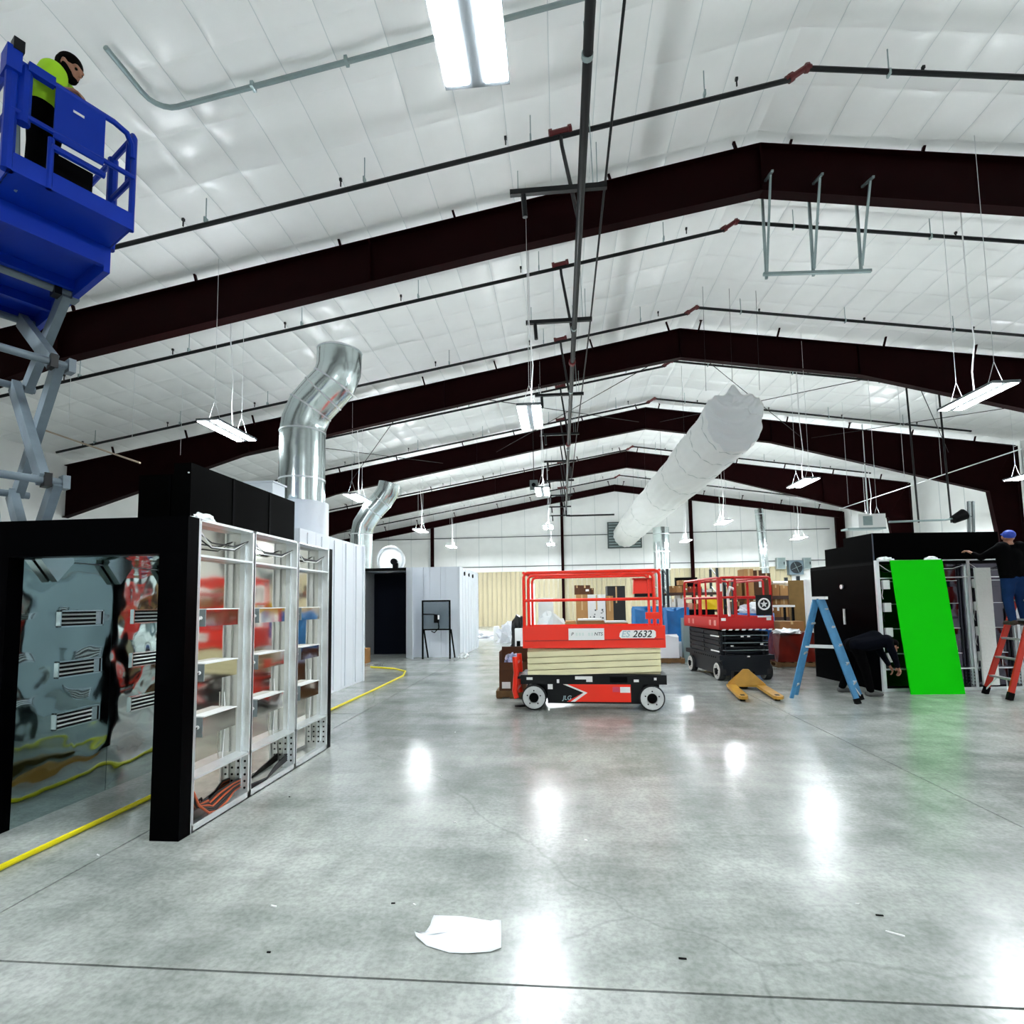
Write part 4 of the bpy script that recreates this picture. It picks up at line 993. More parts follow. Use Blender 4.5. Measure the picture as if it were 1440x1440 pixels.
def figure(lab, J, cl, face, up=(0, 0, 1), extras=None):
    """J: joint positions in world space; cl: clothing materials"""
    loc = (V(J['aL'])+V(J['aR']))/2; loc.z = min(J['aL'][2], J['aR'][2])-.08
    t = thing('person', lab, 'person', loc)
    face = V(face).normalized(); up = V(up).normalized(); rt = face.cross(up).normalized(); up = rt.cross(face).normalized()
    body = MB(); hd = V(J['head'])
    for a, b, ra, rb in (('hL', 'sL', .10, .09), ('hR', 'sR', .10, .09)):
        A, B = V(J[a]), V(J[b]); Bi = B+(V(J['neck'])-B)*.35; chain(body, [A, (A+Bi)/2, Bi], [ra, .095, rb])
    chain(body, [J['pelvis'], J['chest'], J['neck']], [.11, .12, .06])
    chain(body, [J['neck'], hd-up*.05], [.055, .055])
    for s in 'LR':
        chain(body, [J['s'+s], J['e'+s], J['w'+s]], [.055, .042, .028])
        chain(body, [J['h'+s], J['k'+s], J['a'+s]], [.085, .058, .04])
        A = V(J['a'+s]); fd = V(J.get('f'+s, face)); fd.z = 0; fd.normalize(); chain(body, [A-V(0, 0, .03), A+fd*.14-V(0, 0, .05)], [.035, .028])
        W_ = V(J['w'+s]); E_ = V(J['e'+s]); dd = J.get('d'+s, (W_-E_)); sd = V(dd).cross(up); 
        if sd.length < .01: sd = rt
        hand(body, W_, dd, sd, 1 if s == 'L' else -1)
    # head: cranium, jaw, nose, brow, ears
    sph(body, hd+up*.02-face*.015, (.085, .085, .10)); chain(body, [hd+face*.01, hd-up*.06+face*.045], [.07, .045])
    chain(body, [hd+up*.015+face*.085, hd-up*.02+face*.105], [.012, .016])
    chain(body, [hd+up*.035+face*.07+rt*.035, hd+up*.035+face*.07-rt*.035], [.018, .018])
    chain(body, [hd-up*.055+face*.085+rt*.018, hd-up*.055+face*.085-rt*.018], [.011, .011])
    for sg in (-1, 1): chain(body, [hd+rt*(.088*sg)+up*.015, hd+rt*(.09*sg)-up*.025], [.018, .013])
    bo = remeshed(body, 'body', m_skin, t, .009, 3)
    eyes = MB()
    for sg in (-1, 1): sph(eyes, hd+up*.012+face*.075+rt*(.033*sg), .012, 6)
    eyes.build('eyes', m_black, t, smooth=True)
    # clothes
    jk = MB()
    for a, b in (('hL', 'sL'), ('hR', 'sR')):
        A, B = V(J[a]), V(J[b]); Bi = B+(V(J['neck'])-B)*.3; chain(jk, [A+V(0, 0, .02), (A+Bi)/2, Bi], [.125, .122, .11])
    P_, C_ = V(J['pelvis']), V(J['chest']); chain(jk, [P_+(C_-P_)*.1, C_, C_+(V(J['neck'])-C_)*.7], [.135, .15, .085])
    for s in 'LR': chain(jk, [J['s'+s], J['e'+s], V(J['e'+s])+(V(J['w'+s])-V(J['e'+s]))*.92], [.08, .062, .045])
    remeshed(jk, 'jacket', cl['top'], t, .018, 5)
    tr = MB(); chain(tr, [J['hL'], J['pelvis'], J['hR']], [.115, .12, .115])
    for s in 'LR': chain(tr, [J['h'+s], J['k'+s], V(J['a'+s])+V(0, 0, .02)], [.115, .08, .062])
    remeshed(tr, 'trousers', cl['legs'], t, .018, 4)
    for s in 'LR':
        A = V(J['a'+s]); fd = V(J.get('f'+s, face)); fd.z = 0; fd.normalize(); sh = MB()
        chain(sh, [A-fd*.05-V(0, 0, .035), A+fd*.06-V(0, 0, .035), A+fd*.17-V(0, 0, .045)], [.045, .048, .035]); chain(sh, [A, A-V(0, 0, .04)], [.05, .05])
        remeshed(sh, 'shoe', cl['shoe'], t, .012, 4)
    hr = MB(); hk = cl.get('hat')
    sph(hr, hd+up*.045-face*.025, (.098, .098, .09)); 
    if not hk: chain(hr, [hd-face*.05-up*.03, hd-face*.06+up*.03], [.07, .08])
    remeshed(hr, 'cap' if hk else 'hair', hk or cl['hair'], t, .012, 4)
    if hk:
        br = MB(); chain(br, [hd+up*.06+face*.08-rt*.05, hd+up*.06+face*.13, hd+up*.06+face*.08+rt*.05], [.02, .02, .02]); remeshed(br, 'cap_peak', hk, t, .01, 3)
    if cl.get('beard'):
        bd = MB(); chain(bd, [hd-up*.02+rt*.075, hd-up*.075+face*.05, hd-up*.02-rt*.075], [.03, .048, .03]); remeshed(bd, 'beard', cl['beard'], t, .012, 4)
    return t
m_dkhair = M('dark_hair', '070504', .8, spec=.05)
m_hiviz = M('hi_vis_yellow', 'a5dc10', .7, bump=.3, bscale=12)
m_blkfab = M('black_fabric', '040405', .9, spec=.05, bump=.3, bscale=10)
m_navyf = M('navy_fabric', '080a12', .9, spec=.05, bump=.3, bscale=10)
m_jean = M('blue_denim', '16305a', .8, spec=.1, var=.25, vscale=9, bump=.3, bscale=14)
m_boot = M('brown_boot', '3b2f28', .7)
m_sneak = M('grey_shoe', '4a4a49', .7)
# worker on the raised blue platform, bent over the end rail
f_ = -nn_; a_ = -uu
h0 = PT(.36, .46, 0)
def pt(s, t, z): return tuple(PT(s, t, ZF+.03+z))
J = dict(pelvis=pt(.34, .32, .88), chest=pt(.37, .29, 1.07), neck=pt(.405, .25, 1.27), head=pt(.47, .17, 1.30),
         hL=pt(.40, .39, .88), hR=pt(.28, .25, .88), kL=pt(.38, .42, .48), kR=pt(.27, .25, .48), aL=pt(.36, .45, .1), aR=pt(.25, .28, .1),
         sL=pt(.50, .36, 1.12), sR=pt(.31, .15, 1.12), eL=pt(.58, .36, .96), eR=pt(.25, .13, .96), wL=pt(.62, .16, .98), wR=pt(.38, .07, .985))
figure('bearded worker in yellow hi-vis jacket leaning over the blue lift rail', J, dict(top=m_hiviz, legs=m_blkfab, shoe=m_boot, hair=m_dkhair, beard=m_dkhair), f_*.7-uu*.55+V(0, 0, -.4))
# worker bending down at the black booth
def P1(x, y, z): return (5.48+x, 10.42+y, z)
J = dict(pelvis=P1(-.16, .10, .90), chest=P1(.20, .05, 1.02), neck=P1(.37, .02, .98), head=P1(.47, .0, .88),
         hL=P1(-.14, .20, .88), hR=P1(-.14, .0, .88), kL=P1(-.12, .32, .47), kR=P1(-.02, -.02, .47), aL=P1(-.24, .40, .085), aR=P1(.02, -.06, .085),
         sL=P1(.30, .22, 1.0), sR=P1(.30, -.16, 1.0), eL=P1(.42, .26, .74), eR=P1(.40, -.16, .73), wL=P1(.50, .18, .52), wR=P1(.50, -.08, .52), fL=(1, -.2, 0), fR=(1, -.2, 0))
figure('worker in dark clothes bending over at the black booth side', J, dict(top=m_navyf, legs=m_blkfab, shoe=m_sneak, hair=m_dkhair), (.75, 0, -.65))
# worker on the red ladder, back to the hall
def P2(x, y, z): return (7.98+x, 10.27+y, 1.24+z)
J = dict(pelvis=P2(0, 0, .86), chest=P2(.02, .03, 1.22), neck=P2(.02, .06, 1.42), head=P2(.03, .1, 1.56),
         hL=P2(-.1, 0, .86), hR=P2(.1, 0, .86), kL=P2(-.1, .05, .46), kR=P2(.11, .05, .46), aL=P2(-.09, .0, .085), aR=P2(.11, .0, .085),
         sL=P2(-.19, .04, 1.36), sR=P2(.21, .04, 1.36), eL=P2(-.36, .22, 1.22), eR=P2(.38, .2, 1.2), wL=P2(-.42, .32, 1.30), wR=P2(.36, .36, 1.28), fL=(0, 1, 0), fR=(0, 1, 0))
figure('worker in black top, jeans and blue cap standing on the red ladder', J, dict(top=m_blkfab, legs=m_jean, shoe=m_boot, hat=M('blue_cap', '1d3fa8', .6)), (.1, 1, .05))
# ------------------------------------------------------------------ white fabric duct
m_sock = M('white_duct_fabric', 'fbfbf8', .65, var=.04, vscale=2, bump=.2, bscale=6)
m_drape = M('thin_white_drape', 'f2f5f8', .6, bump=.2, bscale=5)
def thin_cloth(m, k):
    nt = m.node_tree; b = nt.nodes['Principled BSDF']; out = nt.nodes['Material Output']
    tr = nt.nodes.new('ShaderNodeBsdfTranslucent'); tr.inputs[0].default_value = (.95, .96, .97, 1)
    mx = nt.nodes.new('ShaderNodeMixShader'); mx.inputs[0].default_value = k
    nt.links.new(b.outputs[0], mx.inputs[1]); nt.links.new(tr.outputs[0], mx.inputs[2]); nt.links.new(mx.outputs[0], out.inputs['Surface'])
thin_cloth(m_sock, .4); thin_cloth(m_drape, .5)
sk = thing('fabric_duct', 'long white fabric air duct with draped open end hanging under the roof', 'fabric duct', (5.2, 29, 6.1))
SY0, SY1 = 16.5, 41.7
def sock(u, v):
    a = 2*PI*u; Y = SY0+(SY1-SY0)*v**1.15
    e = max(0, 1-v/.07)
    cx_ = 5.37-.3*min(1, v*1.3)+.05*math.sin(7*v); cz_ = 7.28-.38*v-.10*math.sin(PI*v)
    rx = .83+.10*min(1, v*6); ru = .85+.08*min(1, v*6); rb = 1.08-.12*min(1, v*6)
    c, s_ = math.cos(a), math.sin(a)
    if s_ >= 0:
        zz = cz_+ru*(s_**(.55*e+1*(1-e)))
        zz += e*(.28*math.exp(-(c/.16)**2)+.12*math.exp(-((abs(c)-.95)/.12)**2)-.08)
    else: zz = cz_+rb*s_
    w_ = .016*math.sin(9*a+14*v*6)*(.6+e)+.022*math.sin(3*a+30*v)*max(0, s_+.3)+.022*math.sin(15*a+34*v+2*math.sin(25*v))
    # gathered rings every so often
    w_ += -.03*math.exp(-((v*9) % 1-.5)**2/.004)
    return (cx_+(rx+w_)*c, Y, zz+w_*s_)
MB().grid(sock, 96, 200).build('sleeve', m_sock, sk, smooth=True)
def drape(u, v):
    # u around the half outline, v towards the middle of the hanging sheet
    P = V(sock(u, 0)); cc = V(5.37, SY0, 7.75)
    q = P+(cc-P)*v
    fold = .16*math.sin(13*math.hypot((q.x-5.37)*1.15, q.z-8.35)+.8*math.sin(3*q.x))*min(1, v*2.2)*(1-.3*v)
    return (q.x, SY0+.10*math.sin(PI*v)+.05+fold, q.z)
MB().grid(drape, 96, 40).build('end_drape', m_drape, sk, smooth=True)
m_hem = M('duct_hem', 'cdd2d1', .7)
for v in (.03, .10, .19, .30, .44, .62, .80):
    MB().tube([V(sock(i/40, min(1, max(0, v+.012*math.sin(2*PI*i/40))))) for i in range(40)], .014, 5, closed=True).build('hoop_seam', m_hem, sk, smooth=True)
mb = MB()
for x, z in ((4.58, 8.2), (5.37, 8.45), (6.16, 8.15)): mb.cyl((x, SY0+.05, z-.05), (x+.02, SY0, roof(x, 11.5)), .006, 5)
for Y in (22, 27, 32, 37): mb.cyl((5.15, Y, 7.9), (5.15, Y, roof(5.15, 11.5)), .006, 5)
mb.build('hanger_cable', m_pipe, sk)
m_louv = M('grey_louvre', '4b5555', .5)
lv = thing('wall_louvre', 'dark louvred wall vent behind the far end of the fabric duct', 'vent', (5.0, YB-.2, 5.9))
MB().b2((3.75, YB-.16, 5.9), (6.35, YB-.02, 7.95)).build('frame', m_louv, lv)
for z in np.arange(6.0, 7.9, .22): MB().b2((3.85, YB-.19, z), (6.25, YB-.15, z+.1)).build('slat', m_galv_dull, lv)
# ---- tall silver flues and wall fans at the far end
for i, (x, w, yt, lab) in enumerate(((929, 22, 742, 'shiny silver flue rising behind the blue wrapped pallet'), (1067, 11, 716, 'thin silver flue pipe rising against the gable wall'))):
    Yd = 37.5; p = atY(x, yt, Yd); r = w*Yd/760/2
    t = thing('flue_pipe', lab, 'duct', (p[0], Yd, 0))
    MB().cyl((p[0]+(.35 if i else 0), Yd, 0), (p[0], Yd, p[2]), r, 20).build('pipe', m_duct, t, smooth=True)
    for z in np.arange(1.5, p[2], 1.2): MB().cyl((p[0]+(.35*(1-z/p[2]) if i else 0), Yd, z), (p[0]+(.35*(1-z/p[2]) if i else 0), Yd, z+.05), r*1.04, 20).build('seam_ring', m_galv, t, smooth=True)
def box_px(name, lab, x0, y0, x1, y1, Y, dep, mat, cat='box', floor=False, group=None, z0=None, rz=0.0):
    xm, ym = (x0+x1)/2, (y0+y1)/2
    a = np.array([atY(x0, ym, Y)[0], Y, atY(xm, y1, Y)[2]]); b = np.array([atY(x1, ym, Y)[0], Y, atY(xm, y0, Y)[2]])
    zb = 0 if floor else (z0 if z0 is not None else a[2])
    w_, h_ = b[0]-a[0], b[2]-zb
    t = thing(name, lab, cat, ((a[0]+b[0])/2, Y+dep/2, zb), rz, group)
    MB().box((0, 0, h_/2), (w_, dep, h_)).build('body', mat, t, local=True)
    return t, w_, h_
t, w_, h_ = box_px('exhaust_fan', 'square grey wall fan with round blade guard on the gable wall', 1110, 788, 1130, 808, YB-.5, .45, M('grey_fan_box', '70828c', .5), 'fan')
MB().cyl((0, -.24, h_/2), (0, -.2, h_/2), h_*.42, 20).build('guard', M('dark_fan_guard', '20282e', .5), t, local=True)
for kx in range(4):
    a = kx*PI/2+.4; MB().bar((0, -.25, h_/2), (.38*h_*math.cos(a), -.25, h_/2+.38*h_*math.sin(a)), .12, .02).build('blade', m_galv_dull, t, local=True)
for (x0, x1, lab) in ((1093, 1105, 'tall pale electrical cabinet on the gable wall beside the fan'), (1131, 1141, 'narrow pale electrical cabinet on the gable wall beyond the fan')):
    t, w_, h_ = box_px('electrical_cabinet', lab, x0, 784, x1, 800, YB-.47, .35, M('pale_cabinet', 'b9c6c4', .5), 'cabinet')
    MB().box((0, -.18, h_/2), (w_*.85, .02, h_*.9)).build('door', m_galv_dull, t, local=True); MB().box((w_*.3, -.2, h_/2), (.05, .03, .2)).build('handle', m_black, t, local=True)
# ---- gas pipe rack hanging by the right wall
gp_ = thing('gas_pipe_rack', 'hanging gas pipe run with black valve above the right hand booth', 'pipe', (13.5, 20, 4.2))
Pq = lambda x, y, Y=20: tuple(atY(x, y, Y))
MB().tube([Pq(1250, 734), Pq(1330, 731), Pq(1352, 727)], .035, 8).build('pipe_run', m_galv_dull, gp_, smooth=True)
MB().cyl(Pq(1340, 731), Pq(1356, 723), .14, 12, .2).build('valve', m_black, gp_, smooth=True)
for x in (1292, 1338):
    b_ = atY(x, 735, 20); MB().cyl(b_, (b_[0]-.1, 20, roof(b_[0], 11.5)), .03, 6).build('drop_rod', m_pipe, gp_)
for x in (1362, 1368): a = atY(x, 705, 20); b_ = atY(x+1, 748, 20); MB().bar(a, b_, .09, .06).build('strut', m_louv, gp_)
MB().bar(Pq(1351, 728), Pq(1367, 726), .04, .05).build('bracket', m_louv, gp_)
hu = thing('unit_heater', 'white unit heater on a bracket high on the right side wall', 'heater', (16, 26.2, 4.8))
a, b_ = atY(1208, 742, 26), atY(1245, 722, 26)
MB().b2((a[0], 26, a[2]), (b_[0], 26.6, b_[2])).build('body', m_white, hu); MB().b2((a[0]+.2, 25.98, a[2]+.1), (a[0]+.6, 26, b_[2]-.1)).build('grille', m_galv_dull, hu)
MB().b2((a[0]-.5, 26, a[2]-.08), (b_[0], 26.6, a[2])).build('shelf', m_galv_dull, hu)
MB().cyl(((a[0]+b_[0])/2, 26.3, b_[2]), ((a[0]+b_[0])/2, 26.3, roof((a[0]+b_[0])/2, 11.5)), .03, 6).build('hanger_rod', m_wire, hu)
# speaker-like grey projector under the main by the far lights
t, w_, h_ = box_px('camera_box', 'small grey box camera hanging beside the sprinkler main', 745, 675, 756, 689, 26.0, .4, M('grey_box', '6a7575', .5), 'camera')
MB().cyl((0, -.2, h_/2), (0, -.26, h_/2), .1, 12).build('lens', m_black, t, local=True)
MB().cyl((0, 0, h_), (0, 0, roof(-1.2, 11.5)-t.location.z), .02, 6).build('hanger_rod', m_pipe, t, local=True)

# ------------------------------------------------------------------ stored goods
m_cb = M('brown_cardboard', '9a6a3a', .8, var=.25, vscale=3)
m_cb2 = M('tan_cardboard', 'b98a55', .8, var=.2, vscale=3)
m_cb3 = M('dark_cardboard', '5a3518', .8, var=.3, vscale=3)
m_tape = M('parcel_tape', 'c9a97a', .3)
m_cwhite = M('white_carton', 'e8e8e6', .6, var=.06, vscale=2)
m_wood = M('pallet_wood', '7a5a36', .8, var=.3, vscale=8)
m_bluefilm = M('blue_stretch_film', '2a7fc4', .25, var=.35, vscale=3, bump=.6, bscale=5)
m_whitefilm = M('white_stretch_film', 'e9ebf0', .35, bump=.5, bscale=6)
m_redfilm = M('red_brown_wrapped_goods', '6e1c10', .3, var=.5, vscale=3, bump=.5, bscale=5)
m_rack = M('dark_rack_steel', '1d2b33', .5)
def carton(lab, x0, y0, x1, y1, Y, dep=.5, mat=None, floor=False, z0=None, label=True, group=None):
    t, w_, h_ = box_px('carton', lab, x0, y0, x1, y1, Y, dep, mat or m_cb, 'box', floor, group, z0)
    MB().box((0, 0, h_+.002), (min(.06, w_*.2), dep, .004)).build('tape', m_tape, t, local=True)
    MB().box((0, -dep/2-.002, h_*.85), (min(.06, w_*.2), .004, h_*.28)).build('tape', m_tape, t, local=True)
    if label: MB().box((w_*.22, -dep/2-.003, h_*.45), (w_*.3, .004, h_*.22)).build('shipping_label', m_stick, t, local=True)
    return t
def pallet(lab, c, w_, d_, rz=0.0):
    t = thing('pallet', lab, 'pallet', c, rz)
    for i in range(6): MB().box((-w_/2+.05+i*(w_-.1)/5, 0, .125), (.1, d_, .02)).build('top_board', m_wood, t, local=True)
    for y in (-d_/2+.05, 0, d_/2-.05): MB().box((0, y, .068), (w_, .09, .095)).build('bearer', m_wood, t, local=True)
    for x in (-w_/2+.06, 0, w_/2-.06): MB().box((x, 0, .010), (.1, d_, .02)).build('bottom_board', m_wood, t, local=True)
    return t
def wrapped(name, lab, c, d, mat, seed, bulge=.06, cat='wrapped load', taper=.12):
    r = np.random.RandomState(seed); ph = r.rand(6)*6
    def fn(u, v):
        a = 2*PI*u; c_, s_ = math.cos(a), math.sin(a)
        k_ = 1/max(abs(c_), abs(s_))**.75
        h = min(1, v*1.25); sh = 1-taper*h-max(0, v-.8)/.2*.999*(1-taper)
        w_ = 1+bulge*math.sin(5*a+ph[0]+4*h)+bulge*.6*math.sin(11*a+9*h+ph[1])
        top = d[2]*(h-.0)+ (.05*d[2]*math.sin(3*a+ph[2]) if v > .7 else 0)
        return (c[0]+d[0]/2*c_*k_*sh*w_, c[1]+d[1]/2*s_*k_*sh*w_, c[2]+top)
    o = MB().grid(fn, 40, 20).build(name, mat, smooth=True)
    return tag(o, lab, cat)
# carton stack by the orange lift
pb = G(718, 977)
pallet('small dark pallet under the cartons behind the orange lift', (-.92, 10.4, 0), .62, .5)
c1 = thing('carton', 'brown carton on the small pallet behind the orange lift', 'box', (-.92, 10.4, .135)); MB().box((0, 0, .19), (.5, .42, .38)).build('body', m_cb3, c1, local=True); MB().box((-.12, -.212, .1), (.16, .004, .12)).build('shipping_label', m_stick, c1, local=True); MB().box((.16, -.212, .28), (.1, .004, .1)).build('shipping_label', m_stick, c1, local=True)
c2 = thing('open_carton', 'open carton holding a crumpled white bag behind the orange lift', 'box', (-.9, 10.4, .517))
for (c, d) in (((-.26, 0, .17), (.012, .44, .34)), ((.26, 0, .17), (.012, .44, .34)), ((0, .215, .2), (.52, .012, .4)), ((0, -.215, .07), (.52, .012, .14)), ((0, 0, .006), (.52, .44, .012))): MB().box(c, d).build('side', m_cb3, c2, local=True)
crumple('white_bag', 'crumpled white and blue bag inside the open carton', (-.92, 10.37, .53), (.2, .17, .28), M('white_blue_bag', 'e6eaf4', .5, var=.6, vscale=6, col2='7e92c8'), 21, 'bag')
# white bundles near the gable wall
crumple('foam_bundle', 'big heap of white foam sheets on the floor by the beige wall', tuple(G(718, 903)), (.75, .6, .95), m_whitefilm, 31, 'foam')
crumple('foam_bundle', 'low flat heap of white foam sheets near the white booth', tuple(G(682, 897)), (1.5, .8, .35), m_whitefilm, 32, 'foam')
t, w_, h_ = box_px('foam_block', 'upright white foam block beside the foam heap', 694, 881, 701, 899, 26.0, .4, m_white, 'foam', floor=True)
t, w_, h_ = box_px('foam_block', 'second white foam block with dark tape beside the foam heap', 724, 884, 734, 906, 20.6, .4, m_white, 'foam', floor=True); MB().box((0, -.21, h_*.3), (w_*.5, .02, h_*.25)).build('tape', m_black, t, local=True)
t, w_, h_ = box_px('white_board', 'tall narrow white board standing against the beige wall', 744, 821, 752, 880, 30.0, .12, m_white, 'board', floor=True)
t, w_, h_ = box_px('white_crate', 'square white box standing behind the grey bag', 757, 841, 778, 880, 27.0, 1.0, m_cwhite, 'box', floor=True)
crumple('grey_bag', 'large light grey plastic bag slumped by the white box', (-.45, 22.5, 0), (.75, .6, 1.35), M('grey_plastic_bag', 'd2d6d6', .4), 33, 'bag')
crumple('black_sheet', 'crumpled black plastic sheet beside the grey bag', (-1.72, 22.3, 0), (.45, .45, 1.2), M('black_plastic', '0c0d0f', .4), 34, 'bag')
# cartons seen through the orange rails
YC = 21.0
t = carton('tan tall carton with white side in the back row', 811, 836, 827, 900, YC, .8, m_cb2, floor=True); zt1 = t.location.z+float(atY(811, 836, YC)[2])
t = carton('white printed tall carton in the back row', 827, 836, 852, 900, YC, .8, m_cwhite, floor=True, label=False)
mb = MB(); rr = random.Random(4); w_ = float(atY(852, 840, YC)[0]-atY(827, 840, YC)[0])
for i in range(26): mb.box((rr.uniform(-.4, .4)*w_, -.405, rr.uniform(.7, 1.5)), (rr.uniform(.02, .08), .006, rr.uniform(.02, .07)))
so = mb.build('print_marks', M('grey_print', '4a5254', .6), t, local=True); so['kind'] = 'stuff'
t = carton('grey brown narrow tall carton beside the white printed carton', 853, 838, 863, 900, YC, .7, m_cb2, floor=True, label=False)
t = carton('large dark carton behind the narrow tall carton', 855, 824, 880, 905, YC+1.5, .9, M('near_black_box', '1a1b1d', .6), floor=True, label=False)
z8 = float(atY(820, 836, YC)[2])
for i, (x0, x1, y0) in enumerate(((808, 815, 823), (815, 830, 823), (831, 835, 827))):
    carton(('small brown carton with torn edge on the tall cartons', 'wide brown carton with white label on the tall cartons', 'tiny brown carton at the end of the top cartons')[i], x0, y0, x1, 836, YC+.1, .5, m_cb3, z0=z8, label=(i == 1))
for i, (x0, y0, x1, m_, lab) in enumerate(((795, 876, 811, m_cb2, 'open low tan carton in front of the tall cartons'), (812, 873, 850, m_cb, 'wide flat brown carton in front of the tall cartons'), (851, 876, 884, m_cb, 'long flat carton with white top sheets'))):
    t, w_, h_ = box_px('carton', lab, x0, y0, x1, 905, 17.6, .9, m_, 'box', floor=True)
    MB().box((.0, 0, h_+.03), (w_*.9, .8, .05)).build('flap', m_cwhite if i else m_cb2, t, local=True)
# blue film pallets and white wrapped pallet
pallet('pallet under the light blue wrapped load', (2.72, 17.5, 0), 1.1, .9)
wrapped('blue_wrapped_load', 'tall light blue film wrapped load behind the orange lift control box', (2.72, 17.5, .14), (1.0, .8, 1.4), m_bluefilm, 41)
pallet('pallet under the light blue wrapped drum load', (3.8, 18.4, 0), .95, .9)
wrapped('blue_wrapped_load', 'blue film wrapped drum beside the white wrapped pallet', (3.8, 18.4, .14), (.8, .8, 1.35), m_bluefilm, 42, .03, taper=.05)
pw = G(940, 931)
pallet('dark pallet under the white wrapped cube', (3.02, 16.2, 0), .9, .8)
t = wrapped('white_wrapped_cube', 'white bubble wrapped cube on a pallet between the two lifts', (3.02, 16.2, .14), (.72, .6, .62), m_whitefilm, 43, .02, taper=.03)
# rack with shelves
YR = 23.5
def racks(lab, xa, xb, ytop, Y, shelves):
    a, b_ = atY(xa, ytop, Y), atY(xb, ytop, Y); w_ = b_[0]-a[0]
    t = thing('pallet_rack', lab, 'rack', ((a[0]+b_[0])/2, Y+.5, 0))
    for x in (-w_/2, w_/2):
        for y in (-.5, .5): MB().b2((x-.05, y-.04, 0), (x+.05, y+.04, a[2])).build('upright', m_rack, t, local=True)
        mb = MB()
        for z in np.arange(.4, a[2]-.3, .8): mb.bar((x, -.5, z), (x, .5, z+.4), .04, .03)
        mb.build('lattice', m_rack, t, local=True)
    for z in shelves:
        for y in (-.5, .5): MB().b2((-w_/2, y-.03, z-.12), (w_/2, y+.03, z)).build('beam', M('rack_beam', '3d2219', .5), t, local=True)
        MB().b2((-w_/2, -.47, z-.04), (w_/2, .47, z-.01)).build('shelf_deck', m_wood, t, local=True)
    return t
zs1 = float(atY(970, 833, YR)[2]); zs2 = float(atY(970, 857, YR)[2])
racks('dark steel pallet rack full of cartons beyond the two lifts', 938, 1008, 800, YR, (zs1, zs2))
for i, (x0, x1, y0, m_, lab) in enumerate(((942, 951, 824, m_cb, 'plain brown carton on the upper rack shelf'), (951.5, 959, 824, m_cb2, 'tan carton on the upper rack shelf'), (959.5, 967, 823, m_cb, 'brown carton with label on the upper rack shelf'),
        (968, 974, 825, M('red_carton', '8a2a1a', .7), 'narrow red carton on the upper rack shelf'), (974.5, 980, 825, MATS['red_carton'], 'second narrow red carton on the upper rack shelf'), (981, 987, 825, m_cb3, 'small dark carton on the upper rack shelf'), (988, 1001, 828, m_cwhite, 'low white carton on the upper rack shelf'))):
    carton(lab, x0, y0, x1, 833, YR+.1, .6, m_, z0=zs1, label=(i in (2,)))
carton('tan carton stacked on the upper shelf cartons', 955, 816, 966, 823.6, YR+.1, .5, m_cb2, z0=float(atY(960, 823.5, YR)[2])+.03, label=False)
t, w_, h_ = box_px('long_black_case', 'long black case behind the upper shelf cartons', 950, 812, 981, 833, YR+.75, .2, m_black, 'case', z0=zs1)
for i, (x0, x1, y0, m_, lab) in enumerate(((943, 950, 842, m_cwhite, 'white carton on the lower rack shelf'), (953, 963.5, 836, m_cwhite, 'tall white printed carton on the lower rack shelf'), (967, 974, 848, M('pink_carton', 'c9867a', .7), 'pinkish carton on the lower rack shelf'),
        (975, 981, 849, m_cb2, 'little tan carton on the lower rack shelf'), (982, 988, 849, m_cb2, 'second little tan carton on the lower rack shelf'), (989, 996, 848, m_cb, 'little brown carton on the lower rack shelf'))):
    carton(lab, x0, y0, x1, 857, YR+.1, .6, m_, z0=zs2, label=(i == 1))
m_yelb = M('yellow_film', 'd9b400', .4)
wrapped('yellow_wrapped_load', 'yellow film wrapped goods behind the red platform rail', (6.2, 22.4, 1.41), (1.1, .8, .42), m_yelb, 51, .04)
t, w_, h_ = box_px('black_crate', 'large black crate below the yellow wrapped goods', 968, 857, 1006, 905, 22.0, .9, m_black, 'crate', floor=True); t.location.z = 0
carton('dark brown carton on the floor under the rack', 946, 870, 966, 910, 21.0, .7, m_cb3, floor=True, label=False)
t, w_, h_ = box_px('metal_sheet', 'grey metal sheet standing upright beside the dark lift base', 961, 869, 971, 932, 16.2, .25, M('grey_green_metal', '8fa3a3', .4, metal=.4), 'metal sheet', floor=True)
t, w_, h_ = box_px('white_bag', 'small white sack beside the grey metal sheet', 953, 903, 961, 932, 16.6, .3, m_whitefilm, 'bag', floor=True)
# shelving with cartons behind the red platform
YS = 19.5
zs3, zs4 = float(atY(1080, 838, YS)[2]), float(atY(1080, 868, YS)[2])
racks('carton rack behind the red platform and star sign', 1030, 1122, 812, YS, (zs3, zs4))
for i, (x0, x1, y0, m_) in enumerate(((1032, 1043, 818, m_cb), (1047, 1060, 800, m_cb2), (1060.5, 1072, 802, m_cb3), (1072.5, 1084, 806, m_cb3), (1086, 1096, 822, m_cb), (1097, 1108, 823, m_cb2), (1109, 1119, 822, m_cb))):
    carton(('narrow brown carton at the end of the star sign rack', 'tallest tan carton on the star sign rack', 'tall dark carton with label on the star sign rack', 'dark carton beside the tall ones on the star sign rack', 'brown carton near the white pipe on the rack', 'tan carton near the white pipe on the rack', 'brown carton at the plywood end of the rack')[i], x0, y0, x1, 838, YS+.1, .7, m_, z0=zs3, label=(i == 2))
for i, (x0, x1, y0, m_) in enumerate(((1032, 1046, 846, m_cb3), (1047, 1060, 843, m_cb), (1061, 1074, 845, m_cb3), (1075, 1086, 842, m_cb2), (1087, 1097, 842, m_cb), (1098, 1108, 842, m_cb2), (1109, 1119, 843, m_cb))):
    carton('brown carton on the lower shelf of the star sign rack', x0, y0, x1, 868, YS+.1, .7, m_, z0=zs4, label=(i % 3 == 1), group='cartons on the lower shelf of the star sign rack')
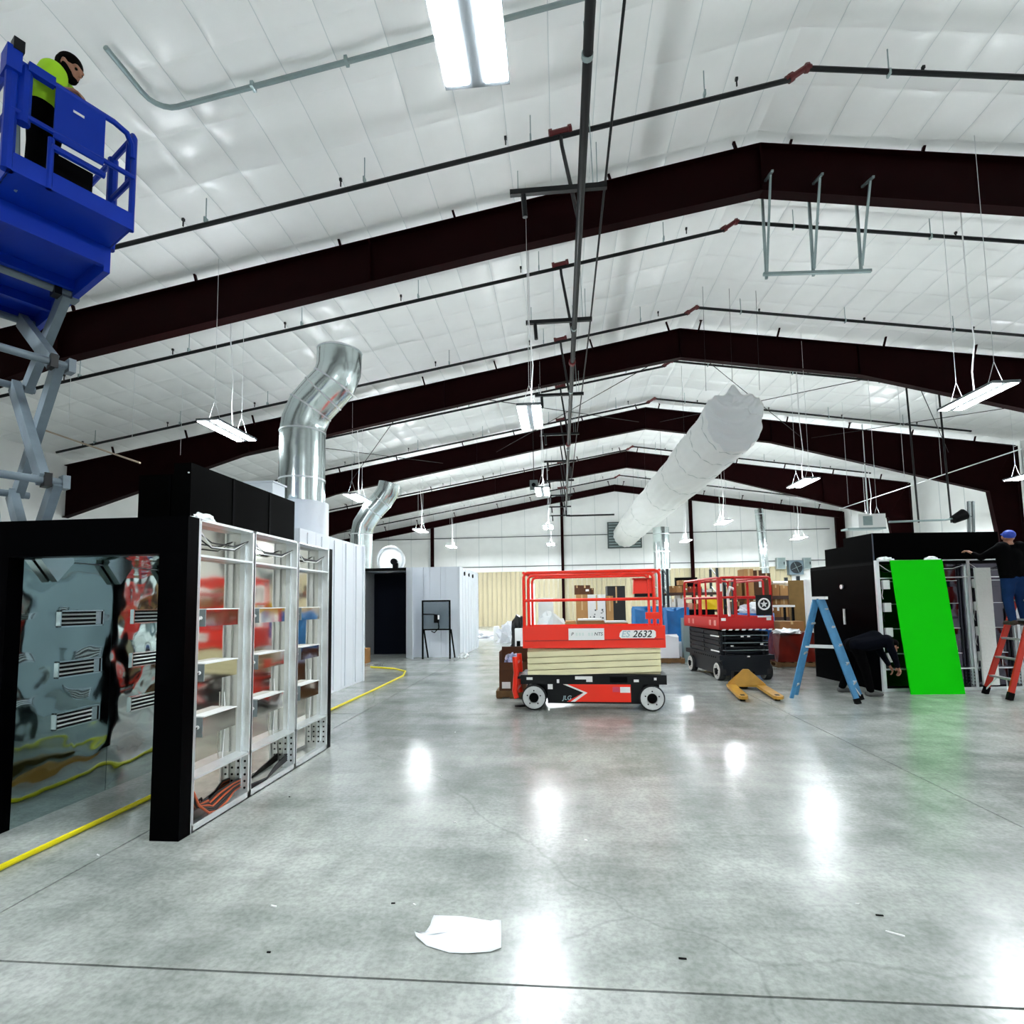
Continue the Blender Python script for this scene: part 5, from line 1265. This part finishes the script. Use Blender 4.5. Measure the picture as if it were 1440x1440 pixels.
m_creamp = M('cream_pipe', 'e3d7bd', .5)
o = MB().tube([tuple(atY(1086, 819.5, YS+.3)), tuple(atY(1108, 819.5, YS+.3))], .06, 8).build('white_tube', m_white, smooth=True); tag(o, 'short white tube lying on the rack cartons', 'tube')
o = MB().tube([tuple(atY(1104, 821, 18.5)), tuple(atY(1111, 821, 18.5)), tuple(atY(1113, 824, 18.5)), tuple(atY(1117, 866, 18.5)), (float(atY(1117, 866, 18.5)[0])+.1, 18.5, .02)], .07, 8).build('cream_tube', m_creamp, smooth=True); tag(o, 'cream bent tube leaning in front of the plywood sheet', 'tube')
t, w_, h_ = box_px('plywood_sheet', 'tall brown board sheet standing beside the black booth', 1112, 816, 1138, 930, 17.6, .06, M('brown_board', '8a6a36', .7, var=.2, vscale=5), 'board', floor=True)
t, w_, h_ = box_px('white_post', 'tall white square post standing against the black booth', 1136, 815, 1143, 930, 16.6, .14, m_white, 'post', floor=True)
# table, bins and red load at the right
t = thing('white_top_table', 'table with long white top behind the blue bin', 'table', (6.5, 17.2, 0))
zt2 = float(atY(1098, 851, 17.0)[2]); xa_, xb_ = float(atY(1080, 851, 17)[0]), float(atY(1116, 851, 17)[0])
MB().b2((xa_, 16.9, zt2-.06), (xb_, 17.6, zt2)).build('table_top', m_white, t)
for x in (xa_+.05, xb_-.05):
    for y in (16.95, 17.55): MB().b2((x-.03, y-.03, 0), (x+.03, y+.03, zt2-.06)).build('leg', m_black, t)
t = thing('blue_bin', 'deep blue bin with white bag spilling over the top', 'bin', (5.62, 16.35, 0))
MB().lathe([(.42, 0), (.48, .1), (.52, 1.35), (.5, 1.38)], 24, (5.62, 16.35, 0)).build('drum', M('blue_plastic', '1563b0', .35), t, smooth=True)
crumple('white_bag', 'white plastic bag bulging out of the blue bin', (5.65, 16.3, 1.38), (.55, .5, .3), m_whitefilm, 61, 'bag')
pallet('pallet under the red brown wrapped load', (6.15, 15.15, 0), 1.2, .9)
wrapped('red_wrapped_load', 'red brown goods wrapped in clear film beside the blue ladder', (6.15, 15.15, .14), (1.15, .85, .72), m_redfilm, 62, .05)
crumple('clear_film', 'torn clear film over the red brown wrapped load', (5.95, 14.95, .865), (.42, .3, .14), m_film, 63)
carton('long brown carton on the red brown load', 1097, 874, 1131, 891, 15.3, .55, m_cb, z0=.9, label=False)
# ------------------------------------------------------------------ floor items
m_hose = M('yellow_hose', 'e8d800', .45)
pts = [(-3.80, YN+.5, .022), (-3.82, 2, .022), (-3.81, 4.8, .022), (-3.84, 7, .022), (-3.88, 9.1, .022), (-3.87, 11, .022), (-3.9, 13.2, .022), (-4.1, 14.1, .022), (-4.6, 14.7, .022), (-5.4, 15.1, .022)]
o = MB().tube(pts, .021, 8).build('air_hose', m_hose, smooth=True); tag(o, 'long yellow hose running along the floor through the black portal booth', 'hose')
pp = [(610, 1289), (650, 1289.5), (690, 1296.5), (697, 1295), (705, 1296), (705, 1334), (690, 1340), (660, 1342), (632, 1341), (600, 1331), (585, 1321), (583, 1316), (592, 1320.5), (600, 1311), (605, 1303), (607, 1296)]
P3 = [G(*q) for q in pp]; cen = np.mean(P3, axis=0)
def lift(p):
    d = max(0, (-.55-p[0])-.0); return .006+max(0, .12-abs(p[0]+.72)*.9)*.25*(1 if p[0] < -.6 else .0)+.006*math.sin(14*p[0])*math.sin(9*p[1])
mb = MB(); ringv = [(p[0], p[1], .004+max(0, (-.74-p[0]))*.25+.004*abs(math.sin(9*p[1]+5*p[0]))) for p in P3]
mid = [((p[0]+cen[0])/2, (p[1]+cen[1])/2, .012+.006*math.sin(i*1.7)) for i, p in enumerate(P3)]
n = len(P3); vv = ringv+mid+[(cen[0], cen[1], .012)]
ff = [(i, (i+1) % n, n+(i+1) % n, n+i) for i in range(n)]+[(n+i, n+(i+1) % n, 2*n) for i in range(n)]
mb.add(vv, ff); o = mb.build('torn_paper', M('paper', 'f4f8fb', .7), smooth=True); tag(o, 'large torn sheet of white paper lying on the concrete floor', 'paper')
sol = o.modifiers.new('thick', 'SOLIDIFY'); sol.thickness = .002
scraps = [(385, 1275, 'w', .05), (640, 1157, 'w', .05), (553, 1271, 'd', .03), (583, 1273, 'w', .03), (378, 1340, 'd', .025), (1237, 1288, 'd', .05), (1259, 1314, 'w', .11), (1206, 1272, 'w', .03), (824, 1182, 'w', .03), (960, 1349, 'd', .05), (407, 1121, 'd', .02), (618, 1091, 'w', .03), (640, 1030, 'w', .02), (1053, 1037, 'w', .02), (138, 1203, 'w', .04)]
for x, y, c, l in scraps:
    p = G(x, y); a = random.uniform(-.6, .6)
    o = MB().box((p[0], p[1], .004), (l*.75, .007, .006), a).build('floor_scrap', m_white if c == 'w' else m_black); tag(o, 'thin white splinter lying on the concrete floor' if c == 'w' else 'small black scrap lying on the concrete floor', 'scrap', 'white splinters on the floor' if c == 'w' else 'black scraps on the floor')
